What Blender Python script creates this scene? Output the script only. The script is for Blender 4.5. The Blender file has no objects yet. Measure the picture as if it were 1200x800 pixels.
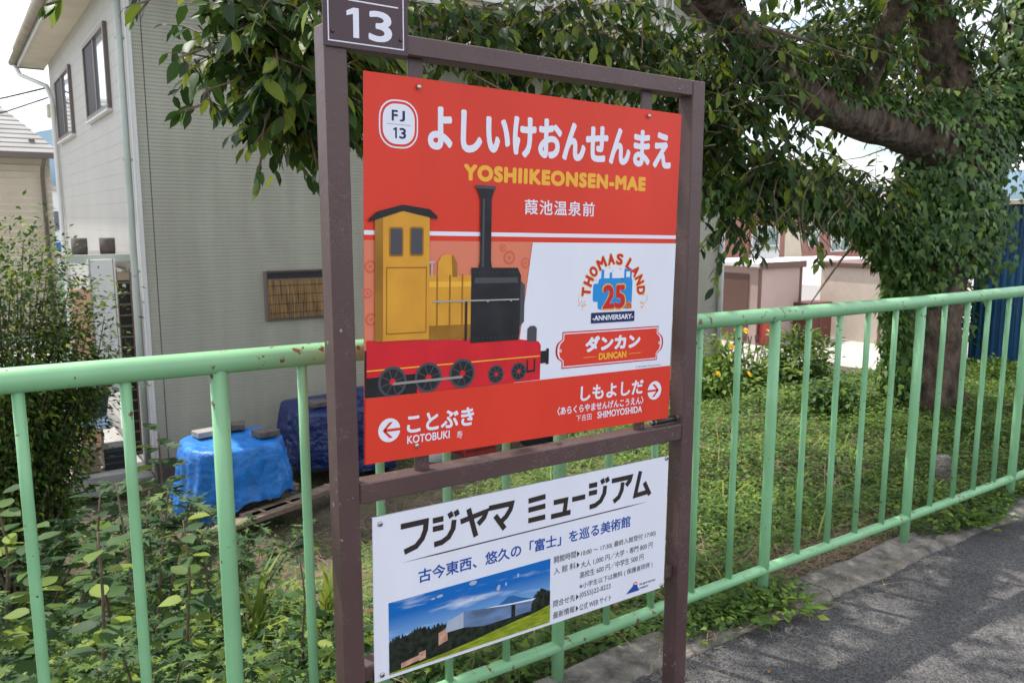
import bpy, math, random
import numpy as np
from mathutils import Vector, Matrix
from mathutils.geometry import tessellate_polygon

random.seed(7)
rng = np.random.default_rng(11)
S = bpy.context.scene
COL = S.collection
PI = math.pi

# ------------------------------------------------------------------ camera
PITCH = math.radians(8.6); YAW = math.radians(34.44)
cd = bpy.data.cameras.new("camera"); cam = bpy.data.objects.new("camera", cd); COL.objects.link(cam)
cd.sensor_width = 36.0; cd.lens = 960.0 / 1200 * 36
cd.clip_start = 0.05; cd.clip_end = 3000
cam.location = (0, 0, 1.5)
cam.rotation_euler = (PI / 2 - PITCH, 0, -YAW)
S.camera = cam
cd.dof.use_dof = True; cd.dof.focus_distance = 2.1; cd.dof.aperture_fstop = 9.0

# ------------------------------------------------------------------ light
SUN_DIR = Vector((-0.17, 0.42, 0.86)).normalized()      # towards the sun
W = bpy.data.worlds.new("World"); S.world = W; W.use_nodes = True
nt = W.node_tree; nt.nodes.clear()
out = nt.nodes.new('ShaderNodeOutputWorld'); bg = nt.nodes.new('ShaderNodeBackground')
sky = nt.nodes.new('ShaderNodeTexSky'); sky.sky_type = 'NISHITA'; sky.sun_disc = False
sky.sun_elevation = math.asin(SUN_DIR.z); sky.sun_rotation = math.atan2(SUN_DIR.x, SUN_DIR.y)
sky.dust_density = 1.5; sky.ozone_density = 1.2
tc = nt.nodes.new('ShaderNodeTexCoord'); mp = nt.nodes.new('ShaderNodeMapping'); mp.inputs['Scale'].default_value = (1.6, 1.6, 4.2)
nz = nt.nodes.new('ShaderNodeTexNoise'); nz.inputs['Scale'].default_value = 2.2; nz.inputs['Detail'].default_value = 7; nz.inputs['Roughness'].default_value = .62
cr = nt.nodes.new('ShaderNodeValToRGB'); cr.color_ramp.elements[0].position = .35; cr.color_ramp.elements[1].position = .58
mx = nt.nodes.new('ShaderNodeMixRGB'); mx.inputs[2].default_value = (9.2, 9.2, 9.6, 1)
L = nt.links.new
L(tc.outputs['Generated'], mp.inputs[0]); L(mp.outputs[0], nz.inputs[0]); L(nz.outputs[0], cr.inputs[0])
L(cr.outputs[0], mx.inputs[0]); L(sky.outputs[0], mx.inputs[1]); L(mx.outputs[0], bg.inputs[0])
bg.inputs[1].default_value = 0.14
L(bg.outputs[0], out.inputs[0])
sl = bpy.data.lights.new("sun", 'SUN'); sl.energy = 3.4; sl.angle = math.radians(0.6); sl.color = (1, .95, .86)
so = bpy.data.objects.new("sun", sl); COL.objects.link(so)
so.rotation_euler = SUN_DIR.to_track_quat('Z', 'Y').to_euler()
S.view_settings.view_transform = 'Standard'; S.view_settings.look = 'None'
S.view_settings.exposure = 0.74; S.view_settings.gamma = 1.0

# ------------------------------------------------------------------ materials
MATS = {}
def mat(name, col, rough=.6, var=0.0, vscale=8, bump=0.0, bscale=60, spec=.5, metal=0, col2=None, detail=4, bdist=.004, coords='Object', stretch=None):
    m = bpy.data.materials.new(name); m.use_nodes = True; t = m.node_tree; b = t.nodes['Principled BSDF']
    b.inputs['Roughness'].default_value = rough; b.inputs['Metallic'].default_value = metal
    b.inputs['Specular IOR Level'].default_value = spec
    b.inputs['Base Color'].default_value = (*col, 1)
    co = t.nodes.new('ShaderNodeTexCoord').outputs[coords]
    if stretch:
        k = t.nodes.new('ShaderNodeMapping'); k.inputs['Scale'].default_value = stretch; t.links.new(co, k.inputs[0]); co = k.outputs[0]
    if var or col2:
        n = t.nodes.new('ShaderNodeTexNoise'); n.inputs['Scale'].default_value = vscale; n.inputs['Detail'].default_value = detail
        t.links.new(co, n.inputs[0])
        r = t.nodes.new('ShaderNodeValToRGB'); r.color_ramp.elements[0].position = .3; r.color_ramp.elements[1].position = .7
        c2 = col2 or tuple(min(1, c * (1 + var)) for c in col); c1 = tuple(c * (1 - var) for c in col)
        r.color_ramp.elements[0].color = (*c1, 1); r.color_ramp.elements[1].color = (*c2, 1)
        t.links.new(n.outputs[0], r.inputs[0]); t.links.new(r.outputs[0], b.inputs['Base Color'])
    if bump:
        n2 = t.nodes.new('ShaderNodeTexNoise'); n2.inputs['Scale'].default_value = bscale; n2.inputs['Detail'].default_value = 5
        t.links.new(co, n2.inputs[0])
        bp = t.nodes.new('ShaderNodeBump'); bp.inputs['Strength'].default_value = bump; bp.inputs['Distance'].default_value = bdist
        t.links.new(n2.outputs[0], bp.inputs['Height']); t.links.new(bp.outputs[0], b.inputs['Normal'])
    MATS[name] = m; return m

def leafmat(name, c1, c2, c3, rough=.42, trans=.35):
    m = bpy.data.materials.new(name); m.use_nodes = True; t = m.node_tree; b = t.nodes['Principled BSDF']
    g = t.nodes.new('ShaderNodeNewGeometry'); oi = t.nodes.new('ShaderNodeObjectInfo')
    ad = t.nodes.new('ShaderNodeMath'); ad.operation = 'ADD'; t.links.new(g.outputs['Random Per Island'], ad.inputs[0]); t.links.new(oi.outputs['Random'], ad.inputs[1])
    fr = t.nodes.new('ShaderNodeMath'); fr.operation = 'FRACT'; t.links.new(ad.outputs[0], fr.inputs[0])
    r = t.nodes.new('ShaderNodeValToRGB'); e = r.color_ramp.elements
    e[0].position = 0; e[0].color = (*c1, 1); e[1].position = 1; e[1].color = (*c3, 1); k = e.new(.62); k.color = (*c2, 1)
    t.links.new(fr.outputs[0], r.inputs[0]); t.links.new(r.outputs[0], b.inputs['Base Color'])
    b.inputs['Roughness'].default_value = rough + .08; b.inputs['Specular IOR Level'].default_value = .32
    tr = t.nodes.new('ShaderNodeBsdfTranslucent')
    hs = t.nodes.new('ShaderNodeHueSaturation'); hs.inputs['Value'].default_value = 1.7; hs.inputs['Hue'].default_value = .48; t.links.new(r.outputs[0], hs.inputs['Color']); t.links.new(hs.outputs[0], tr.inputs[0])
    ms = t.nodes.new('ShaderNodeMixShader'); ms.inputs[0].default_value = trans
    t.links.new(b.outputs[0], ms.inputs[1]); t.links.new(tr.outputs[0], ms.inputs[2]); t.links.new(ms.outputs[0], t.nodes['Material Output'].inputs[0])
    MATS[name] = m; return m

def chip_paint(name, base, chip, amount=.69, scale=26, rough=.38, bump=.25, streak=False):
    """gloss paint with small chips showing what is under it, and slight dirt"""
    m = mat(name, base, rough, var=.10, vscale=5, bump=bump, bscale=35, bdist=.002)
    t = m.node_tree; b = t.nodes['Principled BSDF']
    co = t.nodes.new('ShaderNodeTexCoord').outputs['Object']
    n = t.nodes.new('ShaderNodeTexNoise'); n.inputs['Scale'].default_value = scale; n.inputs['Detail'].default_value = 6; n.inputs['Roughness'].default_value = .6
    n3 = t.nodes.new('ShaderNodeTexNoise'); n3.inputs['Scale'].default_value = 3.0
    t.links.new(co, n.inputs[0]); t.links.new(co, n3.inputs[0])
    mu = t.nodes.new('ShaderNodeMath'); mu.operation = 'MULTIPLY_ADD'; mu.inputs[1].default_value = .35; t.links.new(n3.outputs[0], mu.inputs[0]); t.links.new(n.outputs[0], mu.inputs[2])
    r = t.nodes.new('ShaderNodeValToRGB'); r.color_ramp.elements[0].position = amount + .155; r.color_ramp.elements[1].position = amount + .17
    t.links.new(mu.outputs[0], r.inputs[0])
    src = b.inputs['Base Color'].links[0].from_socket
    mx = t.nodes.new('ShaderNodeMixRGB'); mx.inputs[2].default_value = (*chip, 1)
    t.links.new(r.outputs[0], mx.inputs[0]); t.links.new(src, mx.inputs[1]); t.links.new(mx.outputs[0], b.inputs['Base Color'])
    return m

chip_paint('green_paint', (.205, .44, .225), (.10, .045, .03), amount=.69, scale=34)
chip_paint('green_rail_paint', (.210, .45, .230), (.16, .07, .04), amount=.645, scale=42)
# brown frame paint with raised pale wrinkles
m = chip_paint('brown_paint', (.080, .044, .043), (.30, .24, .22), amount=.735, scale=60, rough=.42, bump=.5)
t = m.node_tree; b = t.nodes['Principled BSDF']
co = t.nodes.new('ShaderNodeTexCoord').outputs['Object']
v = t.nodes.new('ShaderNodeTexVoronoi'); v.feature = 'DISTANCE_TO_EDGE'; v.inputs['Scale'].default_value = 55
nn = t.nodes.new('ShaderNodeTexNoise'); nn.inputs['Scale'].default_value = 30; ng = t.nodes.new('ShaderNodeTexNoise'); ng.inputs['Scale'].default_value = 14
mm = t.nodes.new('ShaderNodeMixRGB'); mm.inputs[0].default_value = .10; t.links.new(co, nn.inputs[0]); t.links.new(co, mm.inputs[1]); t.links.new(nn.outputs['Color'], mm.inputs[2]); t.links.new(mm.outputs[0], v.inputs[0]); t.links.new(co, ng.inputs[0])
r1 = t.nodes.new('ShaderNodeValToRGB'); r1.color_ramp.elements[0].color = (1, 1, 1, 1); r1.color_ramp.elements[1].color = (0, 0, 0, 1); r1.color_ramp.elements[0].position = .01; r1.color_ramp.elements[1].position = .05
t.links.new(v.outputs['Distance'], r1.inputs[0])
r2 = t.nodes.new('ShaderNodeValToRGB'); r2.color_ramp.elements[0].position = .52; r2.color_ramp.elements[1].position = .60; t.links.new(ng.outputs[0], r2.inputs[0])
mk = t.nodes.new('ShaderNodeMath'); mk.operation = 'MULTIPLY'; t.links.new(r1.outputs[0], mk.inputs[0]); t.links.new(r2.outputs[0], mk.inputs[1])
bp = t.nodes.new('ShaderNodeBump'); bp.inputs['Strength'].default_value = .5; bp.inputs['Distance'].default_value = .0015
t.links.new(mk.outputs[0], bp.inputs['Height']); t.links.new(b.inputs['Normal'].links[0].from_socket, bp.inputs['Normal']); t.links.new(bp.outputs[0], b.inputs['Normal'])
mc = t.nodes.new('ShaderNodeMixRGB'); mc.inputs[2].default_value = (.17, .12, .12, 1)
ml = t.nodes.new('ShaderNodeMath'); ml.operation = 'MULTIPLY'; ml.inputs[1].default_value = .55; t.links.new(mk.outputs[0], ml.inputs[0]); t.links.new(ml.outputs[0], mc.inputs[0])
t.links.new(b.inputs['Base Color'].links[0].from_socket, mc.inputs[1]); t.links.new(mc.outputs[0], b.inputs['Base Color'])

mat('sign_red', (.66, .047, .026), .36, var=.07, vscale=2.2, stretch=(2.2, 1, .5), detail=6)
mat('sign_white', (.70, .72, .80), .34, var=.035, vscale=3, stretch=(2, 1, .6), detail=8)
mat('print_white', (.72, .73, .82), .4)
mat('print_gold', (.80, .42, .05), .4)
mat('print_navy', (.02, .03, .10), .4)
mat('print_blue', (.02, .07, .32), .4)
mat('print_black', (.035, .028, .026), .4)
mat('print_grey', (.10, .10, .11), .4)
mat('print_dark_red', (.52, .025, .03), .4)
mat('print_salmon', (.66, .20, .12), .4)
mat('print_salmon_dark', (.58, .13, .07), .4)
mat('print_ochre', (.62, .30, .035), .4, var=.12, vscale=9)
mat('print_ochre_dark', (.30, .14, .02), .4, var=.2, vscale=12)
mat('print_coal', (.022, .022, .026), .4, var=.3, vscale=14)
mat('print_coal_light', (.07, .07, .08), .4)
mat('print_engine_red', (.60, .02, .03), .4, var=.1, vscale=10)
mat('print_sky_blue', (.02, .25, .62), .4)
mat('print_grass', (.22, .28, .02), .4, var=.5, vscale=60, stretch=(.5, 1, 5), detail=9)
mat('print_tree', (.018, .024, .016), .4, var=.7, vscale=70, detail=8)
mat('print_wall_pale', (.36, .42, .52), .4, var=.05, vscale=20)
mat('print_wall_blue', (.12, .19, .33), .4, var=.35, vscale=14, stretch=(1, 1, 3))
mat('print_fuji', (.03, .13, .33), .4)
mat('print_pink', (.50, .28, .20), .4, var=.3, vscale=60)
mat('print_glow', (.60, .05, .08), .4)
# printed sky of the museum picture: blue, paler downwards (flat print)
m = mat('print_photo_sky', (.01, .16, .48), .4); t = m.node_tree; b = t.nodes['Principled BSDF']
sp = t.nodes.new('ShaderNodeSeparateXYZ'); t.links.new(t.nodes.new('ShaderNodeTexCoord').outputs['Generated'], sp.inputs[0])
r = t.nodes.new('ShaderNodeValToRGB'); r.color_ramp.elements[0].color = (.30, .52, .75, 1); r.color_ramp.elements[0].position = .2; r.color_ramp.elements[1].color = (.008, .13, .45, 1); r.color_ramp.elements[1].position = .8
t.links.new(sp.outputs[2], r.inputs[0])
_n = t.nodes.new('ShaderNodeTexNoise'); _n.inputs['Scale'].default_value = 3.5; _n.inputs['Detail'].default_value = 8; _m = t.nodes.new('ShaderNodeMapping'); _m.inputs['Scale'].default_value = (1, 1, 2.6)
t.links.new(t.nodes.new('ShaderNodeTexCoord').outputs['Generated'], _m.inputs[0]); t.links.new(_m.outputs[0], _n.inputs[0])
_r = t.nodes.new('ShaderNodeValToRGB'); _r.color_ramp.elements[0].position = .56; _r.color_ramp.elements[1].position = .78; _r.color_ramp.elements[1].color = (.8, .8, .8, 1); t.links.new(_n.outputs[0], _r.inputs[0])
_x = t.nodes.new('ShaderNodeMixRGB'); _x.inputs[2].default_value = (.62, .70, .80, 1); t.links.new(_r.outputs[0], _x.inputs[0]); t.links.new(r.outputs[0], _x.inputs[1]); t.links.new(_x.outputs[0], b.inputs['Base Color'])

for _k, _v in MATS.items():
    if _k.startswith(('print_', 'sign_')): _v.node_tree.nodes['Principled BSDF'].inputs['Specular IOR Level'].default_value = .22
mat('steel', (.45, .44, .42), .35, metal=.9)
mat('aluminium_edge', (.36, .37, .38), .4, metal=.5)
mat('black_plastic', (.012, .012, .014), .35, bump=.2, bscale=200, bdist=.001)
mat('plate_brown', (.048, .016, .024), .3, var=.1, vscale=20)

# asphalt: aggregate speckle, broad patches of wear
m = mat('asphalt', (.060, .060, .063), .82, bump=1.0, bscale=150, bdist=.006, spec=.35); t = m.node_tree; b = t.nodes['Principled BSDF']
co = t.nodes.new('ShaderNodeTexCoord').outputs['Object']
v = t.nodes.new('ShaderNodeTexVoronoi'); v.inputs['Scale'].default_value = 170; t.links.new(co, v.inputs[0])
n = t.nodes.new('ShaderNodeTexNoise'); n.inputs['Scale'].default_value = 1.8; n.inputs['Detail'].default_value = 8; t.links.new(co, n.inputs[0])
r = t.nodes.new('ShaderNodeValToRGB'); r.color_ramp.elements[0].color = (.030, .030, .034, 1); r.color_ramp.elements[1].color = (.165, .16, .155, 1); r.color_ramp.elements[0].position = .1; r.color_ramp.elements[1].position = .95
t.links.new(v.outputs['Color'], r.inputs[0])
r2 = t.nodes.new('ShaderNodeValToRGB'); r2.color_ramp.elements[0].color = (.62, .62, .64, 1); r2.color_ramp.elements[1].color = (1.15, 1.13, 1.1, 1); r2.color_ramp.elements[0].position = .32; r2.color_ramp.elements[1].position = .7; t.links.new(n.outputs[0], r2.inputs[0])
mu = t.nodes.new('ShaderNodeMixRGB'); mu.blend_type = 'MULTIPLY'; mu.inputs[0].default_value = 1; t.links.new(r.outputs[0], mu.inputs[1]); t.links.new(r2.outputs[0], mu.inputs[2]); t.links.new(mu.outputs[0], b.inputs['Base Color'])

mat('kerb_concrete', (.12, .11, .09), .95, var=.45, vscale=14, bump=1, bscale=45, bdist=.02, col2=(.27, .25, .215), detail=12)
mat('concrete', (.30, .29, .27), .85, var=.2, vscale=4, bump=.5, bscale=60, bdist=.004)
mat('dark_block', (.10, .085, .075), .85, var=.3, vscale=20, bump=.6, bscale=80)
mat('soil', (.070, .052, .036), .95, var=.4, vscale=3, bump=1, bscale=22, bdist=.03, col2=(.12, .10, .06), detail=9)
mat('yard_concrete', (.42, .39, .35), .85, var=.15, vscale=1.2, bump=.2)
mat('siding_grey', (.350, .345, .280), .7, var=.10, vscale=2.0, bump=.25, bscale=90, stretch=(2.5, 1, .35), detail=7)
mat('siding_cream', (.45, .44, .41), .65, var=.04, vscale=1.5, bump=.3, bscale=40)
mat('trim_white', (.62, .62, .60), .5, var=.06, vscale=3)
mat('soffit_beige', (.62, .56, .45), .7, var=.05, vscale=3)
mat('balcony_beige', (.40, .34, .24), .7, var=.08, vscale=2)
mat('pipe_grey_green', (.40, .44, .40), .4, var=.08, vscale=4)
mat('window_frame', (.16, .13, .115), .4)
mat('screen_dark', (.02, .02, .022), .6)
mat('glass', (.12, .15, .18), .05, spec=1.0)
MATS['glass'].node_tree.nodes['Principled BSDF'].inputs['Metallic'].default_value = .75
MATS['glass'].node_tree.nodes['Principled BSDF'].inputs['Base Color'].default_value = (.55, .6, .66, 1)
mat('roof_tile', (.30, .26, .20), .6, var=.2, vscale=6)
mat('roof_grey', (.26, .25, .24), .7, var=.3, vscale=1.2, bump=.3, bscale=30, stretch=(.5, 1, 3), detail=7)
mat('siding_tan', (.62, .54, .42), .7, var=.05, vscale=2)
mat('bamboo', (.10, .05, .02), .6, var=.5, vscale=30, col2=(.50, .30, .12), detail=8, stretch=(1, 1, .12))
_t = MATS['bamboo'].node_tree; _oi = _t.nodes.new('ShaderNodeObjectInfo'); _ad = _t.nodes.new('ShaderNodeVectorMath'); _ad.operation = 'MULTIPLY_ADD'; _ad.inputs[1].default_value = (9, 9, 9)
_mp = [k for k in _t.nodes if k.type == 'MAPPING'][0]; _src = _mp.inputs[0].links[0].from_socket; _t.links.new(_oi.outputs['Random'], _ad.inputs[0]); _t.links.new(_src, _ad.inputs[2]); _t.links.new(_ad.outputs[0], _mp.inputs[0])
mat('bamboo_dark', (.03, .03, .03), .8, var=.4, vscale=60)
mat('tarp_blue', (.012, .17, .55), .42, var=.25, vscale=9, bump=.55, bscale=8, bdist=.06)
mat('tarp_navy', (.007, .022, .105), .35, var=.2, vscale=7, bump=1, bscale=9, bdist=.06)
mat('wood_grey', (.20, .15, .11), .85, var=.3, vscale=12, bump=.6, bscale=30, stretch=(1, 6, 6))
mat('bark', (.075, .045, .032), .92, var=.6, vscale=14, bump=1, bscale=18, bdist=.07, stretch=(1, 1, .5), detail=12, col2=(.165, .115, .082))
mat('twig', (.14, .10, .07), .85, var=.3, vscale=30)
mat('dead_twig', (.24, .17, .10), .9, var=.4, vscale=40, col2=(.40, .30, .19))
mat('brick_pink', (.36, .17, .14), .8, var=.1, vscale=3)
mat('roof_pink', (.52, .40, .38), .7, var=.1, vscale=3)
mat('shed_pink', (.46, .34, .31), .6, var=.05, vscale=3)
mat('shed_brown', (.14, .075, .06), .6)
mat('shed_roof_white', (.80, .80, .80), .5)
mat('shed_cream', (.55, .48, .40), .6, var=.05)
mat('red_paint', (.42, .05, .05), .5, var=.2, vscale=6)
mat('dark_red', (.14, .035, .03), .6)
mat('blue_sheet', (.008, .070, .17), .35, var=.1, vscale=3)
mat('peach_panel', (.62, .36, .24), .7)
mat('curtain_white', (.66, .66, .63), .8)
mat('bin_dark', (.035, .045, .05), .45)
mat('basket', (.20, .16, .10), .8, var=.5, vscale=90)
mat('cloth_pale', (.35, .45, .55), .8, var=.3, vscale=12)
mat('white_paint', (.75, .75, .75), .5)
mat('wire_black', (.02, .02, .02), .6)
mat('hill_haze_blue', (.13, .20, .26), .95, var=.2, vscale=.02)  # distance haze is mixed into the hills' base colour
mat('far_green', (.05, .09, .05), .95, var=.4, vscale=.2)
mat('flower_yellow', (.85, .55, .02), .5)
leafmat('cherry_leaf', (.012, .036, .009), (.030, .070, .011), (.170, .230, .022), trans=.30)  # brightest ramp colour paints in backlit leaves, along with yellow ones
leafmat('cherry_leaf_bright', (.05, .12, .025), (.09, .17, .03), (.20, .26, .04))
leafmat('ivy_leaf', (.026, .072, .014), (.055, .120, .020), (.13, .21, .032), rough=.38, trans=.18)
leafmat('cover_leaf', (.042, .100, .020), (.085, .155, .028), (.17, .24, .035), rough=.5, trans=.25)
leafmat('weed_leaf', (.014, .048, .010), (.038, .095, .014), (.19, .26, .025), rough=.5, trans=.25)
leafmat('mugwort_leaf', (.014, .045, .012), (.034, .085, .022), (.12, .18, .03), rough=.6, trans=.2)
leafmat('maple_leaf', (.016, .048, .009), (.042, .092, .013), (.20, .27, .03), rough=.5, trans=.3)
leafmat('shrub_leaf', (.05, .12, .02), (.11, .20, .03), (.24, .32, .05), rough=.45, trans=.3)
leafmat('grass_leaf', (.10, .18, .03), (.16, .25, .04), (.26, .30, .06), rough=.5, trans=.25)
leafmat('dead_leaf', (.12, .07, .035), (.20, .11, .05), (.36, .16, .05), rough=.8, trans=.1)

# ------------------------------------------------------------------ builders
class MB:
    def __init__(s): s.v = []; s.f = []
    def add(s, vs, fs):
        o = len(s.v); s.v += [tuple(p) for p in vs]; s.f += [tuple(i + o for i in q) for q in fs]; return s
    def box(s, x0, x1, y0, y1, z0, z1):
        return s.add([(x0, y0, z0), (x1, y0, z0), (x1, y1, z0), (x0, y1, z0), (x0, y0, z1), (x1, y0, z1), (x1, y1, z1), (x0, y1, z1)],
                     [(0, 3, 2, 1), (4, 5, 6, 7), (0, 1, 5, 4), (1, 2, 6, 5), (2, 3, 7, 6), (3, 0, 4, 7)])
    def bbox(s, x0, x1, y0, y1, z0, z1, b=.004):
        """box with bevelled edges"""
        V = []; idx = {}
        X = (x0, x1); Y = (y0, y1); Z = (z0, z1)
        for i in (0, 1):
            for j in (0, 1):
                for k in (0, 1):
                    sx, sy, sz = (1 if i == 0 else -1), (1 if j == 0 else -1), (1 if k == 0 else -1)
                    idx[i, j, k, 0] = len(V); V.append((X[i], Y[j] + sy * b, Z[k] + sz * b))
                    idx[i, j, k, 1] = len(V); V.append((X[i] + sx * b, Y[j], Z[k] + sz * b))
                    idx[i, j, k, 2] = len(V); V.append((X[i] + sx * b, Y[j] + sy * b, Z[k]))
        F = []
        for a in (0, 1):
            F.append([idx[a, 0, 0, 0], idx[a, 1, 0, 0], idx[a, 1, 1, 0], idx[a, 0, 1, 0]])
            F.append([idx[0, a, 0, 1], idx[1, a, 0, 1], idx[1, a, 1, 1], idx[0, a, 1, 1]])
            F.append([idx[0, 0, a, 2], idx[1, 0, a, 2], idx[1, 1, a, 2], idx[0, 1, a, 2]])
        for p in (0, 1):
            for q in (0, 1):
                F.append([idx[0, p, q, 1], idx[1, p, q, 1], idx[1, p, q, 2], idx[0, p, q, 2]])
                F.append([idx[p, 0, q, 0], idx[p, 1, q, 0], idx[p, 1, q, 2], idx[p, 0, q, 2]])
                F.append([idx[p, q, 0, 0], idx[p, q, 1, 0], idx[p, q, 1, 1], idx[p, q, 0, 1]])
        for i in (0, 1):
            for j in (0, 1):
                for k in (0, 1): F.append([idx[i, j, k, 0], idx[i, j, k, 1], idx[i, j, k, 2]])
        c = Vector(((x0 + x1) / 2, (y0 + y1) / 2, (z0 + z1) / 2)); G = []
        for q in F:
            P = [Vector(V[i]) for i in q]; n = (P[1] - P[0]).cross(P[2] - P[0]); m = sum(P, Vector()) / len(P)
            G.append(tuple(q) if n.dot(m - c) > 0 else tuple(reversed(q)))
        return s.add(V, G)
    def tube(s, pts, rad, n=10, caps=True, wob=0.0):
        pts = [Vector(p) for p in pts]; m = len(pts)
        if not hasattr(rad, '__len__'): rad = [rad] * m
        vs = []; fs = []; u = None
        for i, p in enumerate(pts):
            d = (pts[min(i + 1, m - 1)] - pts[max(i - 1, 0)]).normalized()
            if u is None: u = d.orthogonal().normalized()
            u = (u - d * u.dot(d)).normalized(); w = d.cross(u)
            for k in range(n):
                a = 2 * PI * k / n; r = rad[i]
                if wob: r *= 1 + wob * (math.sin(3 * a + i * .9) * .5 + random.uniform(-.5, .5))
                vs.append(p + u * math.cos(a) * r + w * math.sin(a) * r)
        for i in range(m - 1):
            for k in range(n):
                a, b2 = i * n + k, i * n + (k + 1) % n; fs.append((a, b2, b2 + n, a + n))
        if caps: fs.append(tuple(reversed(range(n)))); fs.append(tuple(range((m - 1) * n, m * n)))
        return s.add(vs, fs)
    def poly_xz(s, pts, y, th=0.0):
        """a flat polygon in the XZ plane facing -Y"""
        tris = tessellate_polygon([[Vector((p[0], p[1], 0)) for p in pts]]); F = []
        for a, b2, c in tris:
            A, B, Cc = pts[a], pts[b2], pts[c]
            cr = (B[0] - A[0]) * (Cc[1] - A[1]) - (B[1] - A[1]) * (Cc[0] - A[0])
            F.append((a, b2, c) if cr > 0 else (a, c, b2))
        return s.add([(p[0], y, p[1]) for p in pts], F)
    def build(s, name, m, parent=None, smooth=False, kind=None, bev=0):
        me = bpy.data.meshes.new(name); me.from_pydata(s.v, [], s.f); me.update()
        me.materials.append(MATS[m] if isinstance(m, str) else m)
        if smooth: me.polygons.foreach_set('use_smooth', [True] * len(me.polygons))
        o = bpy.data.objects.new(name, me); COL.objects.link(o); o.parent = parent
        if kind: o['kind'] = kind
        return o

def link(name, me, parent=None, loc=(0, 0, 0), rot=(0, 0, 0), sc=1, kind=None):
    o = bpy.data.objects.new(name, me); COL.objects.link(o); o.parent = parent; o.location = loc; o.rotation_euler = rot
    o.scale = (sc,) * 3 if not hasattr(sc, '__len__') else sc
    if kind: o['kind'] = kind
    return o
def tag(o, label, cat, group=None):
    o['label'] = label; o['category'] = cat
    if group: o['group'] = group
    return o
def thing(name, label, cat, loc=(0, 0, 0), rz=0, group=None):
    o = bpy.data.objects.new(name, None); COL.objects.link(o); o.location = loc; o.rotation_euler = (0, 0, rz); o.empty_display_size = .1
    return tag(o, label, cat, group)
def copy_tree(o, parent=None):
    c = o.copy(); COL.objects.link(c); c.parent = parent
    for ch in list(o.children): copy_tree(ch, c)
    return c

# ---- numpy leaf scattering: templates placed by base point, axis and normal
def template(kind):
    if kind == 'cherry':      # pointed oval with folded midrib, unit length along +x, normal +z
        v = [(0, 0, 0), (.3, .19, .035), (.3, -.19, .035), (.33, 0, -.01), (.66, .18, .02), (.66, -.18, .02), (.66, 0, -.03), (1, 0, -.10)]
        f = [(0, 3, 1), (0, 2, 3), (1, 3, 6), (1, 6, 4), (3, 2, 5), (3, 5, 6), (4, 6, 7), (6, 5, 7)]
    elif kind == 'broad':     # smooth outline, folded midrib, long drip tip; for leaves seen close
        xs = [0, .10, .24, .40, .56, .72, .85, 1.0]; ws = [.0, .12, .20, .225, .205, .145, .07, 0]; v = []; f = []
        for i, (x, w) in enumerate(zip(xs, ws)):
            z = -.16 * x * x; v += [(x, 0, z), (x, w, z + .16 * w + .012 * (i % 2)), (x, -w, z + .16 * w + .012 * ((i + 1) % 2))]
        for i in range(7):
            a = 3 * i; f += [(a, a + 3, a + 4), (a, a + 4, a + 1), (a, a + 2, a + 5), (a, a + 5, a + 3)]
    elif kind == 'ivy':       # five-lobed
        v = [(0, 0, 0), (.02, .30, .02), (.30, .46, -.03), (.40, .22, .02), (1, 0, -.08), (.40, -.22, .02), (.30, -.46, -.03), (.02, -.30, .02), (.4, 0, .05)]
        f = [(0, 8, 1), (1, 8, 2), (2, 8, 3), (3, 8, 4), (4, 8, 5), (5, 8, 6), (6, 8, 7), (7, 8, 0)]
    elif kind == 'oval':
        v = [(0, 0, 0), (.4, .27, .03), (.4, -.27, .03), (.5, 0, -.02), (1, 0, -.05)]
        f = [(0, 3, 1), (0, 2, 3), (1, 3, 4), (3, 2, 4)]
    elif kind == 'maple':     # three narrow fingers
        v = [(0, 0, 0), (.5, .07, .01), (1, 0, -.05), (.5, -.07, .01), (.35, .35, .0), (.75, .55, -.06), (.25, .2, 0), (.35, -.35, 0), (.75, -.55, -.06), (.25, -.2, 0)]
        f = [(0, 3, 1), (1, 3, 2), (0, 4, 6), (0, 5, 4), (0, 9, 7), (0, 7, 8)]
    elif kind == 'lobed':     # mugwort / pinnate, one leaf with side lobes
        v = [(0, 0, 0), (.25, .06, .01), (.25, -.06, .01), (.45, .30, 0), (.45, -.30, 0), (.42, .08, .01), (.42, -.08, .01), (.75, .26, -.03), (.75, -.26, -.03), (.65, .08, 0), (.65, -.08, 0), (1, 0, -.1)]
        f = [(0, 2, 1), (1, 2, 6), (1, 6, 5), (1, 5, 3), (2, 4, 6), (5, 6, 10), (5, 10, 9), (5, 9, 7), (6, 8, 10), (9, 10, 11)]
    elif kind == 'twig':
        v = [(0, .006, 0), (0, -.006, 0), (.5, .006, .03), (.5, -.006, .03), (1, 0, 0)]
        f = [(0, 1, 3), (0, 3, 2), (2, 3, 4)]
    elif kind == 'blade':
        v = [(0, .02, 0), (0, -.02, 0), (.35, .025, .28), (.35, -.025, .28), (.7, .02, .36), (.7, -.02, .36), (1, 0, .26)]
        f = [(0, 1, 3), (0, 3, 2), (2, 3, 5), (2, 5, 4), (4, 5, 6)]
    return np.array(v, float), np.array(f, int)

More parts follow.
